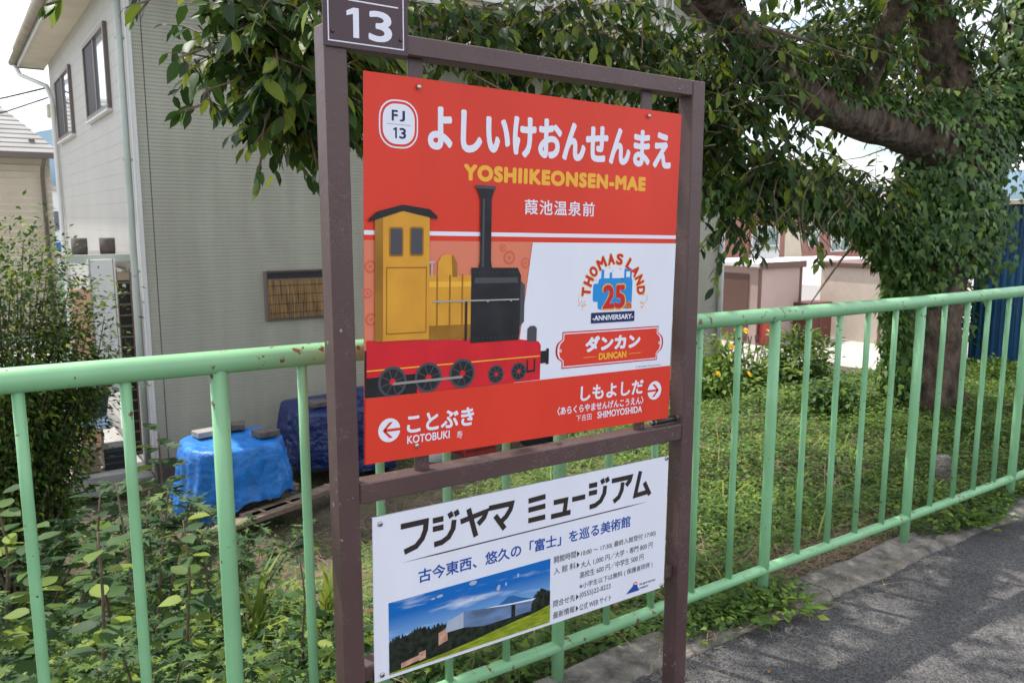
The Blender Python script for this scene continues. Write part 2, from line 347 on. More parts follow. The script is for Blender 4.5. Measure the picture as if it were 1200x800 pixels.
def norm(a): return a / np.maximum(np.linalg.norm(a, axis=-1, keepdims=True), 1e-9)
def leaf_arrays(kind, P, A, Nn, Sz, wid=None):
    """P base, A axis, Nn approx normal, Sz length (N,)"""
    tv, tf = template(kind); A = norm(A); Bv = norm(np.cross(Nn, A)); Nn = np.cross(A, Bv)
    wid = np.ones(len(P)) if wid is None else wid
    V = P[:, None, :] + Sz[:, None, None] * (tv[None, :, 0, None] * A[:, None, :] + tv[None, :, 1, None] * wid[:, None, None] * Bv[:, None, :] + tv[None, :, 2, None] * Nn[:, None, :])
    F = tf[None] + (np.arange(len(P)) * len(tv))[:, None, None]
    return V.reshape(-1, 3), F.reshape(-1, 3)
def tri_mesh(name, parts, m):
    V = []; F = []; o = 0
    for v, f in parts: V.append(v); F.append(f + o); o += len(v)
    V = np.concatenate(V).astype(np.float32); F = np.concatenate(F).astype(np.int32)
    me = bpy.data.meshes.new(name); me.vertices.add(len(V)); me.vertices.foreach_set('co', V.ravel())
    me.loops.add(F.size); me.loops.foreach_set('vertex_index', F.ravel())
    me.polygons.add(len(F)); me.polygons.foreach_set('loop_start', np.arange(0, F.size, 3, dtype=np.int32)); me.polygons.foreach_set('loop_total', np.full(len(F), 3, np.int32))
    me.update(calc_edges=True); me.validate(); me.materials.append(MATS[m]); return me
def leaves_obj(name, kind, P, A, Nn, Sz, m, parent=None, tagkind='stuff', wid=None):
    me = tri_mesh(name, [leaf_arrays(kind, P, A, Nn, Sz, wid)], m)
    return link(name, me, parent, kind=tagkind)
def one_leaf(name, kind, m, wid=1.0):
    me = tri_mesh(name, [leaf_arrays(kind, np.zeros((1, 3)), np.array([[1., 0, 0]]), np.array([[0, 0, 1.]]), np.ones(1), np.array([wid]))], m)
    return me

# ------------------------------------------------------------------ ground
def ss(t): t = np.clip(t, 0, 1); return t * t * (3 - 2 * t)
def ground_z(x, y):
    x = np.asarray(x, float); y = np.asarray(y, float)
    k = ss((x - 1.8) / 3.2)
    y0 = 2.05 + 2.0 * k; wd = 4.3 - .8 * k
    z = -.02 - 1.10 * ss((y - y0) / wd) - .10 * (1 - k) * ss((y - 2.05) / .6)
    z = z + .025 * np.sin(3.1 * x + 1.3 * y) * np.sin(2.3 * y - .7 * x) * ss((y - 2.1) / .5)
    return z
def sheet(name, xs, ys, zf, m):
    b = MB(); nx, ny = len(xs), len(ys); X, Y = np.meshgrid(xs, ys); Z = zf(X, Y)
    b.v = [tuple(p) for p in np.stack([X, Y, Z], -1).reshape(-1, 3).tolist()]
    b.f = [(j * nx + i, j * nx + i + 1, (j + 1) * nx + i + 1, (j + 1) * nx + i) for j in range(ny - 1) for i in range(nx - 1)]
    o = b.build(name, m, smooth=True); o['kind'] = 'structure'; return o
sheet('ground', np.linspace(-900, 1200, 12), np.linspace(-900, 1400, 12), lambda X, Y: X * 0 - 1.30, 'far_green')
sheet('yard_soil', np.arange(-8, 13.2, .12), np.arange(2.0, 9.0, .12), ground_z, 'soil')
sheet('platform', [-40, 0, 60], [-12, -3, 1.86], lambda X, Y: X * 0, 'asphalt')
MB().box(-40, 60, 1.90, 1.96, -1.3, -.012).build('platform_edge', 'concrete')['kind'] = 'structure'
MB().box(10.13, 60, 6.0, 45, -1.3, -1.2).build('paved_yard', 'yard_concrete')['kind'] = 'structure'
MB().box(-12, 1.58, 8.9, 30, -1.3, -1.16).build('side_yard', 'concrete')['kind'] = 'structure'
# kerb under the fence: cast lengths with worn edges
kerb = thing('kerb', 'worn grey concrete kerb the green railing stands on', 'kerb', (0, 0, 0))
for i in range(9):
    x0 = -3.2 + i * 1.5; b = MB(); n = 60
    for j in range(n + 1):
        x = x0 + 1.49 * j / n; w1 = .010 * math.sin(x * 3.7) + .006 * math.sin(x * 11.3) + random.uniform(-.003, .003); w2 = random.uniform(-.003, .003); h = .004 * math.sin(x * 7.3) + random.uniform(-.002, .002)
        b.v += [(x, 1.812 + w1 + w2, -.03), (x, 1.818 + w1 + w2, .004 + h), (x, 1.842 + w1, .020 + h), (x, 1.975 + w1, .028 - h), (x, 1.99 + w1, .020), (x, 2.01, -.1)]
    for j in range(n):
        for k in range(5): a = j * 6 + k; b.f.append((a, a + 6, a + 7, a + 1))
    b.f += [tuple(range(6)), tuple(reversed(range(n * 6, n * 6 + 6)))]
    b.build('kerb_stone', 'kerb_concrete', kerb)

# hills far off
b = MB(); n = 70
for j, (r0, zt) in enumerate(((900, 0), (930, 1))):
    for i in range(n + 1):
        a = math.radians(-20 + 150 * i / n); h = -3 if j == 0 else 60 + 32 * math.sin(a * 5 + 1) + 18 * math.sin(a * 11) + 7 * math.sin(a * 31)
        b.v.append((r0 * math.cos(a), r0 * math.sin(a), h))
for i in range(n): b.f.append((i, i + 1, n + 2 + i, n + 1 + i))
for i in range(n + 1):
    a = math.radians(-20 + 150 * i / n); b.v.append((1100 * math.cos(a), 1100 * math.sin(a), -3))
for i in range(n): b.f.append((n + 1 + i, n + 2 + i, 2 * n + 3 + i, 2 * n + 2 + i))
b.build('hills', 'hill_haze_blue', smooth=True)['kind'] = 'structure'

# ------------------------------------------------------------------ fence
FY = 1.945
fence = thing('railing', 'pale green painted tube railing with round bars on the kerb', 'fence', (0, 0, 0))
RZ = lambda x: 1.170 - .011 * min(max(x, 0), 3.5) + .001 * math.sin(x * 2)
MB().tube([(x, FY, RZ(x)) for x in np.arange(-3.3, 9.3, .25)], .0275, 20).build('top_rail', 'green_rail_paint', fence, True)
MB().tube([(-3.3, FY, .14)] + [(x, FY, .14 + .002 * math.sin(x * 3)) for x in np.arange(-3, 9.3, .25)], .0205, 16).build('bottom_rail', 'green_rail_paint', fence, True)
pm = bm = None
for k in range(-6, 6):
    px = 3.526 + k if k >= -1 else 2.526 + 1.013 * (k + 1); sp = .2 if k >= -1 else .2026
    if pm is None:
        o = MB().tube([(0, 0, .0), (0, 0, .3), (0, 0, .7), (0, 0, 1.148)], .0205, 16).build('post', 'green_paint', fence, True); pm = o.data
        o.location = (px, FY, 0)
    else:
        link('post', pm, fence, (px, FY, 0), (0, 0, random.random() * 6))
    for q in range(1, 5):
        bx = px + sp * q + random.uniform(-.003, .003)
        if bm is None:
            o = MB().tube([(0, 0, .135), (0, 0, .5), (0, 0, .9), (0, 0, 1.148)], .0122, 12).build('bar', 'green_paint', fence, True); bm = o.data; o.location = (bx, FY, 0)
        else: link('bar', bm, fence, (bx, FY, 0), (0, 0, random.random() * 6))

# ------------------------------------------------------------------ station sign
sign = thing('station_sign', 'brown painted station sign frame with red name board and white poster board', 'sign', (1.265, 1.73, 0))
SX, SY = 1.265, 1.73
def sb(name, m, x0, x1, y0, y1, z0, z1, b=.003, par=None):
    return MB().bbox(x0 - SX, x1 - SX, y0 - SY, y1 - SY, z0, z1, b).build(name, m, par or sign)
sb('post', 'brown_paint', .688, .740, 1.70, 1.757, 0, 1.904)
sb('post', 'brown_paint', 1.792, 1.843, 1.70, 1.757, 0, 1.886)
o = MB().bbox(-.512, .526, -.0285, .0285, -.022, .022, .003).build('top_rail', 'brown_paint', sign); o.location = (0, -.0015, 1.873); o.rotation_euler = (0, math.radians(.95), 0)
o = MB().bbox(-.524, .526, -.0275, .0275, -.0245, .0245, .003).build('cross_rail', 'brown_paint', sign); o.location = (0, -.0015, .862); o.rotation_euler = (0, math.radians(.45), 0)
o = MB().bbox(-.524, .526, -.0265, .0265, -.02, .02, .003).build('lower_rail', 'brown_paint', sign); o.location = (0, .018, .405)
for x in (.916, 1.638):
    sb('hanging_strap', 'brown_paint', x - .019, x + .019, 1.724, 1.732, 1.70, 1.862, .001)
    sb('hanging_strap', 'brown_paint', x - .019, x + .019, 1.724, 1.732, .87, 1.0, .001)

# name board. Local frame: origin at board centre, x along, z up, front faces -y
BCX, BCZ = 1.2605, 1.3615; TILT = .0265
board = MB().bbox(-.4905, .4905, -.0015, .0015, -.4425, .4425, .0006).build('name_board', 'sign_red', sign)
board.location = (BCX - SX, 1.7145 - SY, BCZ); board.rotation_euler = (0, math.atan(TILT), 0)
FRONT = -.0015
def BL(x, z): return (x - BCX, z - BCZ + TILT * (x - BCX))
def text_mesh(body, weight=0.0, shear=0.0, extrude=0.0, spacing=1.0):
    c = bpy.data.curves.new('t', 'FONT'); c.body = body; c.offset = weight; c.size = 1; c.resolution_u = 4; c.shear = shear; c.space_character = spacing
    o = bpy.data.objects.new('t', c); COL.objects.link(o); dg = bpy.context.evaluated_depsgraph_get(); dg.update()
    me = bpy.data.meshes.new_from_object(o.evaluated_get(dg)); bpy.data.objects.remove(o); bpy.data.curves.remove(c)
    return me
def text(name, body, x0, x1, z0, z1, m, parent, weight=0.0, layer=1, shear=0.0, spacing=1.0, rot=0):
    """print: fits the word to the box x0..x1, z0..z1 in the parent's local frame; weight = metres added round every stroke"""
    me = text_mesh(body, 0, shear, 0, spacing); n = len(me.vertices); a = np.zeros(n * 3); me.vertices.foreach_get('co', a); a = a.reshape(-1, 3)
    if n == 0: return None
    w = max(0.0, weight); lo, hi = a.min(0), a.max(0); sx = (x1 - x0 - 2 * w) / (hi[0] - lo[0]); sz = (z1 - z0 - 2 * w) / (hi[1] - lo[1])
    X = x0 + w + (a[:, 0] - lo[0]) * sx; Z = z0 + w + (a[:, 1] - lo[1]) * sz
    if rot:
        cx, cz = (x0 + x1) / 2, (z0 + z1) / 2; cth, sth = math.cos(rot), math.sin(rot); X, Z = cx + (X - cx) * cth - (Z - cz) * sth, cz + (X - cx) * sth + (Z - cz) * cth
    F = [tuple(p.vertices) for p in me.polygons]; bpy.data.meshes.remove(me)
    V = []; FF = []; k = 10 if w > 0 else 1
    for j in range(k):
        dx, dz = (w * math.cos(2 * PI * j / k), w * math.sin(2 * PI * j / k)) if w > 0 else (0, 0); y = FRONT - .00035 * layer - 1.6e-5 * j
        V += [(float(x + dx), y, float(z + dz)) for x, z in zip(X, Z)]; FF += [tuple(i + n * j for i in f) for f in F]
    me = bpy.data.meshes.new(name); me.from_pydata(V, [], FF); me.materials.append(MATS[m])
    return link(name, me, parent)
def shape(name, pts, m, parent, layer=1):
    return MB().poly_xz(pts, FRONT - .00035 * layer).build(name, m, parent)
def rrect(x0, x1, z0, z1, r, n=6):
    P = []
    for cx, cz, a0 in ((x1 - r, z1 - r, 0), (x0 + r, z1 - r, 90), (x0 + r, z0 + r, 180), (x1 - r, z0 + r, 270)):
        for i in range(n + 1): a = math.radians(a0 + 90 * i / n); P.append((cx + r * math.cos(a), cz + r * math.sin(a)))
    return P
def disc(cx, cz, r, n=28, rz=None): return [(cx + r * math.cos(2 * PI * i / n), cz + (rz or r) * math.sin(2 * PI * i / n)) for i in range(n)]
def B(*pts): return [BL(*p) for p in pts]
def tb(name, s, x0, x1, zl0, zl1, m, w=0.0, layer=1, **k):
    """text on the red board: world x0..x1, z range measured at its left end"""
    a, c = BL(x0, zl0), BL(x0, zl1); return text(name, s, x0 - BCX, x1 - BCX, a[1], c[1], m, board, w, layer, **k)

# badge
c0, c1 = BL(.8065, 1.656), BL(.9045, 1.760)
shape('badge_ring', rrect(c0[0], c1[0], c0[1], c1[1], .040), 'print_white', board, 1)
shape('badge_ring', rrect(c0[0] + .0035, c1[0] - .0035, c0[1] + .0035, c1[1] - .0035, .037), 'sign_red', board, 2)
shape('badge_face', rrect(c0[0] + .009, c1[0] - .009, c0[1] + .009, c1[1] - .009, .032), 'print_white', board, 3)
cx = (c0[0] + c1[0]) / 2
text('lettering', 'F', cx - .018, cx - .003, c0[1] + .0595, c0[1] + .0835, 'print_navy', board, .0008, 4); text('lettering', 'J', cx + .002, cx + .015, c0[1] + .0595, c0[1] + .0835, 'print_navy', board, .0008, 4)
def one(x0, x1, z0, z1, m, par, layer):
    w = (x1 - x0) * .48; return shape('lettering', [(x1 - w, z0), (x1, z0), (x1, z1), (x1 - w * .9, z1), (x0, z1 - (z1 - z0) * .13), (x0, z1 - (z1 - z0) * .29), (x1 - w, z1 - (z1 - z0) * .21)], m, par, layer)
one(cx - .014, cx - .005, c0[1] + .0215, c0[1] + .0455, 'print_navy', board, 4)
text('lettering', '3', cx + .001, cx + .018, c0[1] + .0215, c0[1] + .0455, 'print_navy', board, .0008, 4)
shape('badge_line', [(cx - .03, c0[1] + .052), (cx + .03, c0[1] + .052), (cx + .03, c0[1] + .0527), (cx - .03, c0[1] + .0527)], 'print_grey', board, 4)
tb('lettering', 'よしいけおんせんまえ', .930, 1.716, 1.655, 1.757, 'print_white', .0040)
tb('lettering', 'YOSHIIKEONSEN-MAE', 1.028, 1.622, 1.5875, 1.627, 'print_gold', .0032, spacing=1.14)
tb('lettering', '葭池温泉前', 1.209, 1.439, 1.508, 1.546, 'print_white', .0006, spacing=1.12)
# stripe and panels of the middle band
shape('stripe', B((.770, 1.462), (1.7505, 1.438), (1.7505, 1.448), (.770, 1.472)), 'print_white', board, 1)
shape('pattern_panel', B((.770, 1.087), (1.19, 1.0765), (1.238, 1.438), (.770, 1.450)), 'print_salmon', board, 1)
for (x, z, r) in ((1.165, 1.40, .018), (1.215, 1.385, .014), (1.185, 1.345, .02), (1.15, 1.33, .012), (1.205, 1.30, .015), (1.165, 1.28, .016), (1.19, 1.235, .017), (1.155, 1.22, .012), (.785, 1.39, .015), (.778, 1.33, .012), (.787, 1.27, .015), (1.145, 1.425, .01), (1.18, 1.19, .014)):
    c = BL(x, z); q = r * .62
    shape('pattern_ring', disc(c[0], c[1], r) , 'print_salmon_dark', board, 2); shape('pattern_ring', disc(c[0], c[1], q), 'print_salmon', board, 3); shape('pattern_ring', disc(c[0], c[1], q * .5, 14), 'print_salmon_dark', board, 4)
shape('white_panel', B((1.186, 1.0765), (1.7505, 1.065), (1.7505, 1.425), (1.236, 1.437)), 'sign_white', board, 5)
# --- picture of a plain steam engine seen from the side (flat print)
def E(x, z): return BL(x, z)
def eng(name, pts, m, l): return shape(name, [E(*p) for p in pts], m, board, l)
eng('printed_track', [(.770, 1.089), (.985, 1.083), (.985, 1.13), (.770, 1.20)], 'print_coal', 6)
eng('printed_frame', [(.775, 1.135), (1.270, 1.125), (1.270, 1.168), (1.262, 1.180), (1.20, 1.190), (.775, 1.222)], 'print_engine_red', 7)
eng('printed_frame', [(.905, 1.085), (1.270, 1.077), (1.270, 1.126), (.905, 1.136)], 'print_engine_red', 6.5)
eng('printed_frame_line', [(.775, 1.150), (1.268, 1.139), (1.268, 1.142), (.775, 1.153)], 'print_gold', 8)
for x, r in ((.84, .037), (.935, .037), (1.03, .037), (1.13, .024), (1.20, .024)):
    z = 1.086 + r - .0005
    c = E(x, z - .003); shape('printed_wheel', disc(c[0], c[1], r), 'print_coal_light', board, 9); shape('printed_wheel', disc(c[0], c[1], r * .82), 'print_coal', board, 10)
    for k in range(4):
        a = k * PI / 4 + .3; dx, dz = math.cos(a) * r * .8, math.sin(a) * r * .8; nx, nz_ = -math.sin(a) * .0013, math.cos(a) * .0013
        shape('printed_spoke', [(c[0] - dx - nx, c[1] - dz - nz_), (c[0] + dx - nx, c[1] + dz - nz_), (c[0] + dx + nx, c[1] + dz + nz_), (c[0] - dx + nx, c[1] - dz + nz_)], 'print_coal_light', board, 11)
    shape('printed_wheel', disc(c[0], c[1], r * .22, 12), 'print_engine_red', board, 12)
eng('printed_rod', [(.84, 1.112), (1.03, 1.108), (1.03, 1.114), (.84, 1.118)], 'steel', 13)
eng('printed_boiler', [(.92, 1.21), (1.06, 1.205), (1.06, 1.360), (.92, 1.366)], 'print_ochre', 8)
eng('printed_boiler', [(.92, 1.21), (1.06, 1.205), (1.06, 1.24), (.92, 1.245)], 'print_ochre_dark', 9)
eng('printed_boiler', [(.92, 1.337), (1.06, 1.332), (1.06, 1.345), (.92, 1.350)], 'print_gold', 9)
eng('printed_smokebox', [(1.052, 1.193), (1.196, 1.189), (1.200, 1.21), (1.200, 1.355), (1.190, 1.374), (1.052, 1.379)], 'print_coal', 10)
eng('printed_smokebox', [(1.200, 1.225), (1.213, 1.235), (1.213, 1.330), (1.200, 1.340)], 'print_coal_light', 10)
eng('printed_smokebox', [(1.060, 1.340), (1.192, 1.336), (1.190, 1.350), (1.062, 1.354)], 'print_coal_light', 11)
for i in range(11): c = E(1.062 + i * .0128, 1.367); shape('printed_rivet', disc(c[0], c[1] - .0004 * i, .0016, 6), 'print_coal_light', board, 12)
for i in range(11): c = E(1.062 + i * .0128, 1.203); shape('printed_rivet', disc(c[0], c[1] - .0004 * i, .0016, 6), 'print_coal_light', board, 12)
for x in (.955, .99, 1.025): eng('printed_band', [(x, 1.206), (x + .004, 1.206), (x + .004, 1.364), (x, 1.364)], 'print_ochre_dark', 10)
eng('printed_dome', [(.958, 1.360), (1.012, 1.358), (1.011, 1.392), (1.002, 1.408), (.985, 1.414), (.968, 1.409), (.959, 1.394)], 'print_ochre', 9)
eng('printed_dome', [(.999, 1.359), (1.012, 1.358), (1.011, 1.392), (1.002, 1.408), (.996, 1.411)], 'print_ochre_dark', 10)
eng('printed_whistle', [(.940, 1.362), (.945, 1.362), (.945, 1.392), (.950, 1.392), (.950, 1.398), (.935, 1.398), (.935, 1.392), (.940, 1.392)], 'steel', 9)
eng('printed_chimney', [(1.070, 1.37), (1.113, 1.369), (1.108, 1.395), (1.107, 1.545), (1.117, 1.574), (1.062, 1.576), (1.075, 1.545), (1.076, 1.395)], 'print_coal', 12)
eng('printed_chimney', [(1.081, 1.38), (1.087, 1.38), (1.087, 1.545), (1.081, 1.545)], 'print_coal_light', 13)
eng('printed_chimney', [(1.060, 1.570), (1.119, 1.568), (1.119, 1.576), (1.060, 1.578)], 'print_coal_light', 13)
eng('printed_cab', [(.795, 1.218), (.935, 1.213), (.935, 1.508), (.865, 1.516), (.795, 1.503)], 'print_ochre', 11)
eng('printed_cab', [(.795, 1.218), (.815, 1.217), (.815, 1.507), (.795, 1.503)], 'print_ochre_dark', 12)
for q in ((.823, 1.232, .928, 1.235), (.823, 1.385, .928, 1.388)): eng('printed_lining', [(q[0], q[1]), (q[2], q[1] - .003), (q[2], q[3] - .003), (q[0], q[3])], 'print_ochre_dark', 12)
for x in (.823, .926): eng('printed_lining', [(x, 1.232), (x + .002, 1.232), (x + .002, 1.387), (x, 1.387)], 'print_ochre_dark', 13)
eng('printed_roof', [(.780, 1.497), (.80, 1.513), (.865, 1.529), (.935, 1.519), (.955, 1.503), (.955, 1.496), (.865, 1.515), (.780, 1.490)], 'print_coal', 14)
for x0, x1 in ((.830, .866), (.883, .919)):
    c, d = E(x0, 1.412), E(x1, 1.478)
    shape('printed_window', rrect(c[0], d[0], c[1], d[1], .006), 'print_ochre_dark', board, 13); shape('printed_window', rrect(c[0] + .004, d[0] - .004, c[1] + .004, d[1] - .004, .004), 'print_coal_light', board, 14)
eng('printed_handrail', [(.945, 1.300), (1.195, 1.292), (1.195, 1.2955), (.945, 1.3035)], 'steel', 15)
for x in (.965, 1.03, 1.10, 1.17): c = E(x, 1.299); shape('printed_rivet', disc(c[0], c[1] - (x - .945) * .03, .0030, 8), 'steel', board, 16)
eng('printed_pipe', [(1.035, 1.20), (1.041, 1.20), (1.041, 1.30), (1.035, 1.30)], 'print_coal', 14)
for x in (.80, 1.225): eng('printed_step', [(x, 1.100), (x + .028, 1.100), (x + .028, 1.135), (x + .023, 1.135), (x + .023, 1.106), (x + .005, 1.106), (x + .005, 1.135), (x, 1.135)], 'print_coal', 8)
eng('printed_buffer', [(1.270, 1.12), (1.288, 1.12), (1.288, 1.116), (1.297, 1.116), (1.297, 1.158), (1.288, 1.158), (1.288, 1.153), (1.270, 1.153)], 'print_coal', 8)
eng('printed_lamp', [(1.225, 1.182), (1.255, 1.181), (1.255, 1.215), (1.247, 1.222), (1.233, 1.222), (1.225, 1.215)], 'print_coal_light', 9)
# --- logo: arched lettering, blue block, 25th
lc = BL(1.519, 1.290)
word = 'THOMAS LAND'; a0, a1 = math.radians(184), math.radians(-4)
for sc_, m_, ly in ((1.22, 'print_gold', 6), (1.0, 'print_dark_red', 7)):
    cw = [{'M': 1.3, ' ': .45, 'L': .85}.get(q_, 1.0) for q_ in word]; acc = 0
    for i, ch in enumerate(word):
        acc += cw[i]
        if ch == ' ': continue
        a = a0 + (a1 - a0) * (acc - cw[i] / 2) / sum(cw); R = .099; x, z = lc[0] + R * 1.02 * math.cos(a), lc[1] + R * .98 * math.sin(a)
        w = .0118 * (1.25 if ch == 'M' else 1); h = .0150
        if sc_ > 1: w += .0022; h += .0022
        text('logo_letter', ch, x - w, x + w, z - h, z + h, m_, board, .0030 if sc_ > 1 else .0016, ly, rot=a - PI / 2)
b0 = BL(1.520, 1.30)
shape('logo_block', rrect(b0[0] - .060, b0[0] + .066, b0[1] - .052, b0[1] + .034, .010), 'print_sky_blue', board, 6)
shape('logo_block', rrect(b0[0] - .078, b0[0] - .055, b0[1] - .030, b0[1] + .020, .008), 'print_sky_blue', board, 6.1)
for li, (dx, w, h) in enumerate(((-.050, .010, .058), (-.020, .009, .050), (.034, .028, .060))): shape('logo_block', rrect(b0[0] + dx, b0[0] + dx + w, b0[1] + .02, b0[1] + h, .003), 'print_sky_blue', board, 6.2 + .1 * li)
shape('logo_block', rrect(b0[0] + .041, b0[0] + .055, b0[1] + .036, b0[1] + .052, .002), 'sign_white', board, 7)
c = BL(1.478, 1.250)
text('lettering', '25', c[0] - .004, c[0] + .086, c[1] - .004, c[1] + .071, 'print_gold', board, .0050, 7)
text('lettering', '25', c[0], c[0] + .082, c[1], c[1] + .067, 'print_dark_red', board, .0032, 8)
text('lettering', 'th', c[0] + .083, c[0] + .108, c[1] - .002, c[1] + .020, 'print_gold', board, .0022, 9)
text('lettering', 'th', c[0] + .085, c[0] + .106, c[1], c[1] + .018, 'print_dark_red', board, .0007, 10)
c = BL(1.438, 1.2135); shape('logo_bar', rrect(c[0], c[0] + .160, c[1], c[1] + .029, .002), 'print_navy', board, 8)
text('lettering', '-ANNIVERSARY-', c[0] + .005, c[0] + .155, c[1] + .007, c[1] + .0215, 'print_white', board, .0007, 9)
rr = random.Random(3)
for i in range(26):
    a = rr.uniform(.1, PI - .1); R = rr.uniform(.048, .078) if i < 14 else rr.uniform(.105, .13); s_ = 1 if i % 2 else -1
    if i >= 14: a = rr.uniform(-.5, .05) if s_ > 0 else PI - rr.uniform(-.5, .05)
    x, z = lc[0] + R * math.cos(a), lc[1] + R * math.sin(a); r = rr.uniform(.0012, .0026)
    shape('confetti', disc(x, z, r, 6), rr.choice(['print_gold', 'print_sky_blue', 'print_glow', 'print_gold']), board, 6)
for sgn in (-1, 1):
    P = []; 
    for i in range(14): a = i * .55; P.append((lc[0] + sgn * (.103 + .010 * math.cos(a) + .0012 * i), lc[1] - .040 + .0022 * i + .008 * math.sin(a)))
    for i in range(13):
        (xa, za), (xb, zb) = P[i], P[i + 1]; d = math.hypot(xb - xa, zb - za); nx, nz_ = -(zb - za) / d * .0009, (xb - xa) / d * .0009
        shape('streamer', [(xa - nx, za - nz_), (xb - nx, zb - nz_), (xb + nx, zb + nz_), (xa + nx, za + nz_)], 'print_gold', board, 6)
# name plate with ears
def ticket(x0, x1, z0, z1, ins):
    cz = (z0 + z1) / 2; P = [(x0 + ins, z1 - ins)]
    h = .031 - ins * .4; e = .022 - ins * .9
    L_ = [(x0 + ins, cz + h)] + [(x0 + ins - e * math.sin(t_) ** .8, cz + h * math.cos(t_) * .86) for t_ in np.linspace(.25, PI - .25, 9)] + [(x0 + ins, cz - h)]
    R_ = [(x1 - ins, cz - h)] + [(x1 - ins + e * math.sin(t_) ** .8, cz - h * math.cos(t_) * .86) for t_ in np.linspace(.25, PI - .25, 9)] + [(x1 - ins, cz + h)]
    return P + L_ + [(x0 + ins, z0 + ins), (x1 - ins, z0 + ins)] + R_ + [(x1 - ins, z1 - ins)]
c, d = BL(1.341, 1.0975), BL(1.6955, 1.193)
d = (d[0], c[1] + .100)
shape('plate_outline', ticket(c[0], d[0], c[1], d[1], 0), 'print_dark_red', board, 6)
shape('plate_outline', ticket(c[0], d[0], c[1], d[1], .0035), 'print_white', board, 7)
shape('plate_face', ticket(c[0], d[0], c[1], d[1], .0065), 'sign_red', board, 8)
for x in (c[0] - .006, d[0] + .006):
    shape('plate_screw', disc(x, (c[1] + d[1]) / 2, .0045, 12), 'print_white', board, 9); shape('plate_screw', disc(x, (c[1] + d[1]) / 2, .0022, 8), 'sign_red', board, 10)
tb('lettering', 'ダンカン', 1.421, 1.625, 1.135, 1.179, 'print_white', .0028, 9)
tb('lettering', 'DUNCAN', 1.470, 1.573, 1.1095, 1.129, 'print_gold', .0012, 9)
for x0, x1 in ((1.415, 1.461), (1.581, 1.629)):
    p, q = BL(x0, 1.1205), BL(x1, 1.1205); z = BL(1.47, 1.119)[1]; shape('plate_line', [(p[0], z), (q[0], z), (q[0], z + .0014), (p[0], z + .0014)], 'print_gold', board, 9)
tb('small_print', '© 2023 Gullane (Thomas) Limited.', 1.612, 1.712, 1.0715, 1.0775, 'print_grey', 0, 6)
# lower band
shape('red_band', [(-.4900, -.4420), (.4900, -.4420), (.4900, BL(1.7505, 1.065)[1]), (-.4900, BL(.77, 1.088)[1])], 'sign_red', board, 14)
def arrow(cx, cz, r, d):
    shape('arrow_disc', disc(cx, cz, r), 'print_white', board, 15)
    w = .0042; s_ = d
    shape('arrow_mark', [(cx - s_ * .012, cz - w * .8), (cx + s_ * .029, cz - w * .8), (cx + s_ * .029, cz + w * .8), (cx - s_ * .012, cz + w * .8)] if s_ > 0 else [(cx - s_ * .012, cz + w * .8), (cx + s_ * .029, cz + w * .8), (cx + s_ * .029, cz - w * .8), (cx - s_ * .012, cz - w * .8)], 'sign_red', board, 16)
    for q in (1, -1): shape('arrow_mark', [(cx - s_ * .0175, cz), (cx - s_ * .010, cz), (cx + s_ * .009, cz + q * .019), (cx + s_ * .000, cz + q * .019)], 'sign_red', board, 16)
c = BL(.831, 1.006); arrow(c[0], c[1], .0285, 1)
c = BL(1.688, .998); arrow(c[0], c[1], .0275, -1)
tb('lettering', 'ことぶき', .877, 1.065, .990, 1.037, 'print_white', .0017, 15)
tb('lettering', 'KOTOBUKI', .878, .995, .965, .985, 'print_white', .0005, 15)
tb('lettering', '寿', 1.015, 1.032, .957, .976, 'print_white', .0, 15)
tb('lettering', 'しもよしだ', 1.408, 1.643, 1.001, 1.043, 'print_white', .0015, 15)
tb('lettering', '〈あらくらやませんげんこうえん〉', 1.329, 1.645, .972, .995, 'print_white', .0006, 15)
tb('lettering', '下吉田', 1.395, 1.450, .946, .964, 'print_white', 0, 15)
tb('lettering', 'SHIMOYOSHIDA', 1.471, 1.641, .944, .964, 'print_white', .0006, 15)
for x, z in ((.904, 1.793), (1.620, 1.777), (.904, .957)):
    c = BL(x, z); o = MB().tube([(c[0], FRONT - .0055, c[1]), (c[0], FRONT - .007, c[1]), (c[0], FRONT - .0085, c[1])], [.0062, .0055, .003], 12).build('rivet', 'steel', board, True)

# white museum board
WCX, WCZ, WT = 1.2600, .583, .012
wb = MB().bbox(-.4880, .4880, -.0015, .0015, -.2095, .2095, .0006).build('museum_board', 'sign_white', sign)
wb.location = (WCX - SX, 1.7145 - SY, WCZ); wb.rotation_euler = (0, math.atan(WT), 0)
def WL(x, z): return (x - WCX, z - WCZ + WT * (x - WCX))
fr = MB()
fr.box(-.4885, .4885, .0015, .004, .2070, .2103).box(-.4885, .4885, .0015, .004, -.2103, -.2070)
fr.build('board_edge', 'aluminium_edge', wb)
def stroke(pts, w):
    """mitred thick polyline as quads in local xz"""
    n = len(pts); L_ = []; R_ = []
    for i in range(n):
        d1 = Vector(pts[i]) - Vector(pts[i - 1]) if i else Vector(pts[1]) - Vector(pts[0]); d2 = Vector(pts[i + 1]) - Vector(pts[i]) if i < n - 1 else d1
        d1.normalize(); d2.normalize(); n1 = Vector((-d1.y, d1.x)); n2 = Vector((-d2.y, d2.x)); m_ = (n1 + n2); m_.normalize(); k = w / 2 / max(.5, m_.dot(n1))
        L_.append(Vector(pts[i]) + m_ * k); R_.append(Vector(pts[i]) - m_ * k)
    return L_, R_
